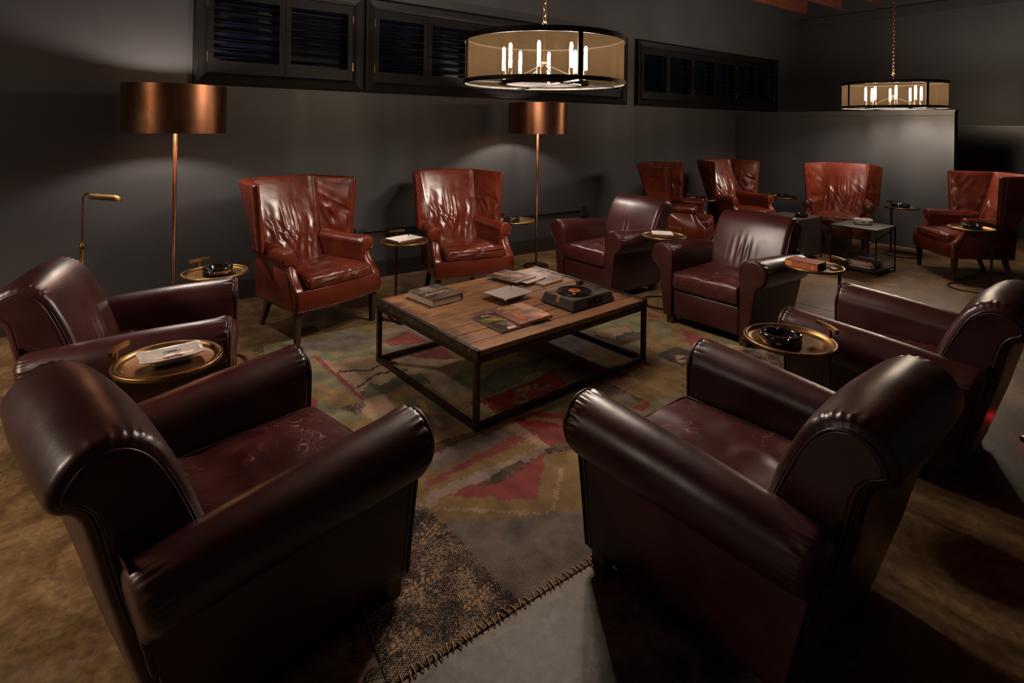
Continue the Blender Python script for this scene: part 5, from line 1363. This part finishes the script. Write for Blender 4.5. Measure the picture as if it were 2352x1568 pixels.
# ------------------------------------------------------------------ iron magazine tables
def make_mag_table(label):
    t = thing('magazine_table', label, 'side table', group='black iron magazine tables')
    w, d, h = 0.55, 0.49, 0.52; r_ = 0.007
    def hole_sheet(b, plane):
        pass
    b = MB(); b.box((0, 0, h - 0.003), (w, d, 0.006)); b.build('top', M['mesh'], t)
    b = MB(); n = 40
    for k in range(n):
        z = 0.05 + (h - 0.06) * k / (n - 1); b.box((0, d / 2 - 0.003, z), (w - 0.01, 0.004, 0.0062))
    for k in range(9): b.box((-w / 2 + 0.02 + (w - 0.04) * k / 8, d / 2 - 0.005, h / 2), (0.003, 0.003, h - 0.06))
    b.build('slatted_panel', M['mesh'], t, 'stuff')
    for sx in (-1, 1):
        for sy in (-1, 1):
            b = MB(); b.box((sx * (w / 2 - r_), sy * (d / 2 - r_), h / 2), (2 * r_, 2 * r_, h)); b.build('leg', M['darkiron'], t)
        b = MB(); b.bar((sx * (w / 2 - r_), -d / 2 + r_, h - 0.03), (sx * (w / 2 - r_), d / 2 - r_, 0.06), 0.010); b.build('diagonal_brace', M['darkiron'], t)
        b = MB(); b.bar((sx * (w / 2 - r_), -d / 2, h - 0.012), (sx * (w / 2 - r_), d / 2, h - 0.012), 0.012); b.build('top_rail', M['darkiron'], t)
    b = MB(); b.box((0, 0, 0.052), (w - 0.01, d - 0.01, 0.006)); b.box((0, -d / 2 + 0.006, 0.05), (w, 0.012, 0.016)); b.build('shelf', M['mesh'], t)
    return t
mt = make_mag_table('black iron magazine table with an open end, holding the white crowned ashtray'); mt.location = (7.225, 2.805, 0)
dup(mt, 'black iron magazine table with its slatted panel towards us, holding a small black ashtray', (7.195, 3.62, 0), PI)
place_round('small black ashtray on the left iron magazine table', 7.20, 3.50, 0.5205, R=0.075, H=0.045)
wa = make_round_ashtray('white round ashtray with a dark crown emblem on the right iron magazine table', M['white_glaze'], 0.098, 0.062); wa.location = (7.30, 2.83, 0.5205)
crown(wa, 0.0975, 0.032, cam_ang(7.3, 2.83) + 0.0, M['grey_print'], 0.026)
for k in range(5):
    z = 0.0555 + k * 0.0135
    t = thing('glossy_magazine', ['dark glossy magazine at the bottom of the shelf pile under the white ashtray', 'second magazine up in the pile on the iron table shelf', 'middle magazine of the pile on the iron table shelf', 'fourth magazine up in the pile on the iron table shelf', 'topmost magazine of the pile on the iron table shelf'][k], 'magazine', (7.22 + 0.012 * math.sin(k * 2), 2.76 + 0.012 * math.cos(k * 3), z), 0.05 * math.sin(k * 2.3), 'magazines on the iron table shelf')
    b = MB(); b.box((0, 0, 0.006), (0.29, 0.225, 0.0125)); b.build('pages', M['page'], t)
    b = MB(); b.box((0, 0, 0.0126), (0.294, 0.229, 0.0008)); b.build('cover', covd, t)
for k in range(2):
    t = thing('glossy_magazine', ['magazine lying flat on the shelf of the left iron table', 'upper magazine on the shelf of the left iron table'][k], 'magazine', (7.19, 3.68 + 0.02 * k, 0.0555 + k * 0.0135), 0.2 * k, 'magazines on the left iron table shelf')
    b = MB(); b.box((0, 0, 0.006), (0.29, 0.225, 0.0125)); b.build('pages', M['page'], t)
    b = MB(); b.box((0, 0, 0.0126), (0.294, 0.229, 0.0008)); b.build('cover', covd, t)

# ------------------------------------------------------------------ floor lamps
def make_floor_lamp(label):
    t = thing('floor_lamp', label, 'floor lamp', group='copper drum floor lamps')
    b = MB(); b.lathe([(0, 0), (0.15, 0), (0.152, 0.006), (0.145, 0.016), (0.03, 0.022), (0.014, 0.034), (0, 0.034)], 48); b.build('base', M['copperpole'], t)
    b = MB(); b.lathe([(0.0125, 0.03), (0.0125, 1.62), (0, 1.62)], 16); b.build('pole', M['copperpole'], t)
    b = MB(); R_ = 0.340; b.lathe([(R_ - 0.003, 1.535), (R_, 1.535), (R_, 1.885), (R_ - 0.003, 1.885), (R_ - 0.003, 1.535)], 96, smooth=False)
    sh = b.build('lamp_shade', M['copper'], t)
    for p in sh.data.polygons: p.use_smooth = True
    sh.data.set_sharp_from_angle(angle=0.6)
    b = MB()
    for k in range(3):
        a = k * 2 * PI / 3 + 0.4; b.bar((0, 0, 1.575), ((R_ - 0.002) * math.cos(a), (R_ - 0.002) * math.sin(a), 1.575), 0.006)
    b.build('shade_spider', M['bronze'], t)
    b = MB(); b.lathe([(0.018, 1.62), (0.018, 1.69), (0, 1.69)], 14); sk = b.build('socket', M['bronze'], t)
    b = MB(); b.lathe([(0.012, 1.69), (0.026, 1.715), (0.031, 1.742), (0.026, 1.768), (0.0, 1.778)], 20); b.build('bulb', M['warm_bulb'], t)
    return t
fl0 = make_floor_lamp('copper drum floor lamp at left with its wide shade before the dark wall'); fl0.location = (0.498, 4.85, 0)
dup(fl0, 'copper drum floor lamp further along the wall, below the round chandelier', (4.128, 5.03, 0), 1.0)

# brass reading lamp
t = thing('reading_lamp', 'slim brass reading lamp with a half-tube shade at far left by the wall', 'floor lamp', (-0.045, 4.75, 0), 0)
b = MB(); b.lathe([(0, 0), (0.11, 0), (0.112, 0.006), (0.02, 0.02), (0, 0.022)], 36); b.build('base', M['brass'], t)
b = MB(); b.tube([(0.004, 0, 0.02), (0, 0, 0.78)], 0.0105, 12); b.tube(spline([(0, 0, 0.76), (0.002, 0, 1.06), (0.004, 0, 1.105), (0.02, 0, 1.124), (0.05, 0, 1.122)], 40), 0.0065, 10); b.build('pole', M['brass'], t)
b = MB(); b.lathe([(0.011, 0.755), (0.016, 0.762), (0.016, 0.782), (0.011, 0.79), (0.0075, 0.80)], 16); b.tube([(-0.03, 0, 0.772), (0.0, 0, 0.772)], 0.006, 8); b.build('adjusting_collar', M['brass'], t)
b = MB(); P = []
for s in np.linspace(0, 1, 22):
    x_ = 0.035 + 0.185 * s; rr = 0.032 * (1 if s < 0.75 else math.sqrt(max(0.0, 1 - ((s - 0.75) / 0.25) ** 2 * 0.98)))
    P.append([(x_, rr * math.cos(a), 1.098 + rr * math.sin(a) * 1.05 - 0.03 * s) for a in np.linspace(-0.15, PI + 0.15, 18)])
b.grid(np.array(P)); P2 = np.array(P)[:, ::-1].copy(); P2[..., 2] -= 0.002; b.grid(P2)
b.raw([tuple(q) for q in P[0]], [list(range(18))]); b.build('shade', M['brass'], t)

# ------------------------------------------------------------------ drum chandeliers
def link_mesh():
    b = MB(); pts = []
    for k in range(20):
        a = 2 * PI * k / 20; pts.append((0.011 * math.cos(a), 0, 0.018 * math.sin(a) * 1.0 + (0.009 if math.sin(a) > 0 else -0.009)))
    b.tube(pts, 0.0034, 6, closed=True); o = b.build('tmp', M['brass']); d = o.data; bpy.data.objects.remove(o); return d
LINK = link_mesh()
def make_pendant(label):
    t = thing('drum_chandelier', label, 'chandelier', group='drum chandeliers')
    R_, H = 0.565, 0.325
    b = MB(); b.band((0, 0, 0), R_ + 0.004, 0.008, H - 0.036, H, 96); b.build('top_band', M['darkiron'], t)
    b = MB(); b.band((0, 0, 0), R_ + 0.006, 0.010, -0.002, 0.024, 96); b.build('bottom_band', M['darkiron'], t)
    for k in range(4):
        b = MB(); a = k * PI / 2; b.box(((R_ + 0.001) * math.cos(a), (R_ + 0.001) * math.sin(a), H / 2), (0.008, 0.032, H - 0.03), a); b.build('upright', M['darkiron'], t)
    b = MB(); b.lathe([(R_ - 0.008, 0.012), (R_ - 0.008, H - 0.012)], 128); b.build('mesh_shade', M['shade'], t)
    b = MB(); b.band((0, 0, 0), 0.318, 0.052, 0.0, 0.022, 72); b.build('inner_ring', M['darkiron'], t)
    for a in (0.0, PI / 2):
        b = MB(); c, s = math.cos(a), math.sin(a); b.bar((-R_ * c, -R_ * s, 0.006 - 0.012 * (a > 0)), (R_ * c, R_ * s, 0.006 - 0.012 * (a > 0)), 0.012); b.build('cross_bar', M['darkiron'], t)
    for k in range(4):
        a = k * PI / 2 + PI / 4; b = MB(); b.bar((0, 0, 0.15), (0.28 * math.cos(a), 0.28 * math.sin(a), 0.024), 0.008); b.build('strut', M['darkiron'], t)
    for k in range(8):
        a = k * PI / 4 + 0.262; c = (0.292 * math.cos(a), 0.292 * math.sin(a), 0)
        b = MB(); b.lathe([(0.0145, 0.022), (0.0145, 0.100), (0, 0.100)], 14, c); sk = b.build('candle_socket', M['bronze'], t)
        b = MB(); b.lathe([(0.009, 0.100), (0.0115, 0.110), (0.0115, 0.250), (0.008, 0.266), (0, 0.272)], 12, c); b.build('bulb', M['bulb'], sk)
    b = MB(); b.lathe([(0, 0.140), (0.016, 0.142), (0.016, 0.165), (0.006, 0.170), (0.006, 0.42), (0, 0.42)], 14); b.ring((0, 0, 0.435), 0.016, 0.0045, 20, 8, 'y'); b.build('stem', M['brass'], t)
    ch = bpy.data.objects.new('chain', None); COL.objects.link(ch); ch.parent = t
    n = int((3.93 - 1.915 - 0.46) / 0.0445)
    for k in range(n):
        put(LINK, 'chain_link', ch, (0, 0, 0.468 + k * 0.0445), (0, 0, 0.3 + (k % 2) * PI / 2))
    b = MB(); z = 0.468 + n * 0.0445 - 0.02; b.lathe([(0, z), (0.05, z + 0.004), (0.055, z + 0.02), (0.055, z + 0.03)], 24); b.build('ceiling_rose', M['bronze'], t)
    return t
pd = make_pendant('large drum chandelier of bronze mesh hanging over the plank table'); pd.location = (2.57, 3.07, 1.915); pd.rotation_euler = (0, 0, math.radians(-16.9))
dup(pd, 'smaller-looking drum chandelier of bronze mesh in the background above the partition', (8.10, 2.82, 1.905), math.radians(-34.8))

# cable and an added red glow standing in for a reflection on the floor
cb_ = MB(); cb_.tube(spline([(4.128, 5.03, 0.006), (4.0, 5.12, 0.006), (3.75, 5.02, 0.006), (3.55, 5.2, 0.006), (3.3, 5.5, 0.006)], 50), 0.005, 6)
tag(cb_.build('lamp_cable', M['rubber']), 'thin black lamp cable lying on the floor behind the second wing chair', 'cable')
t = thing('red_glow_spot', 'small red glow added for a red reflection on the floor at the right edge', 'light', (3.97, 0.74, 0))
b = MB(); b.lathe([(0, 0), (0.03, 0), (0.03, 0.012), (0.018, 0.016), (0, 0.016)], 20); b.build('glow_base', M['rubber'], t)
b = MB(); b.lathe([(0.014, 0.016), (0.012, 0.023), (0, 0.026)], 16); b.build('lens', M['redglow'], t)  # made-up glowing cap for the red reflection, no real device
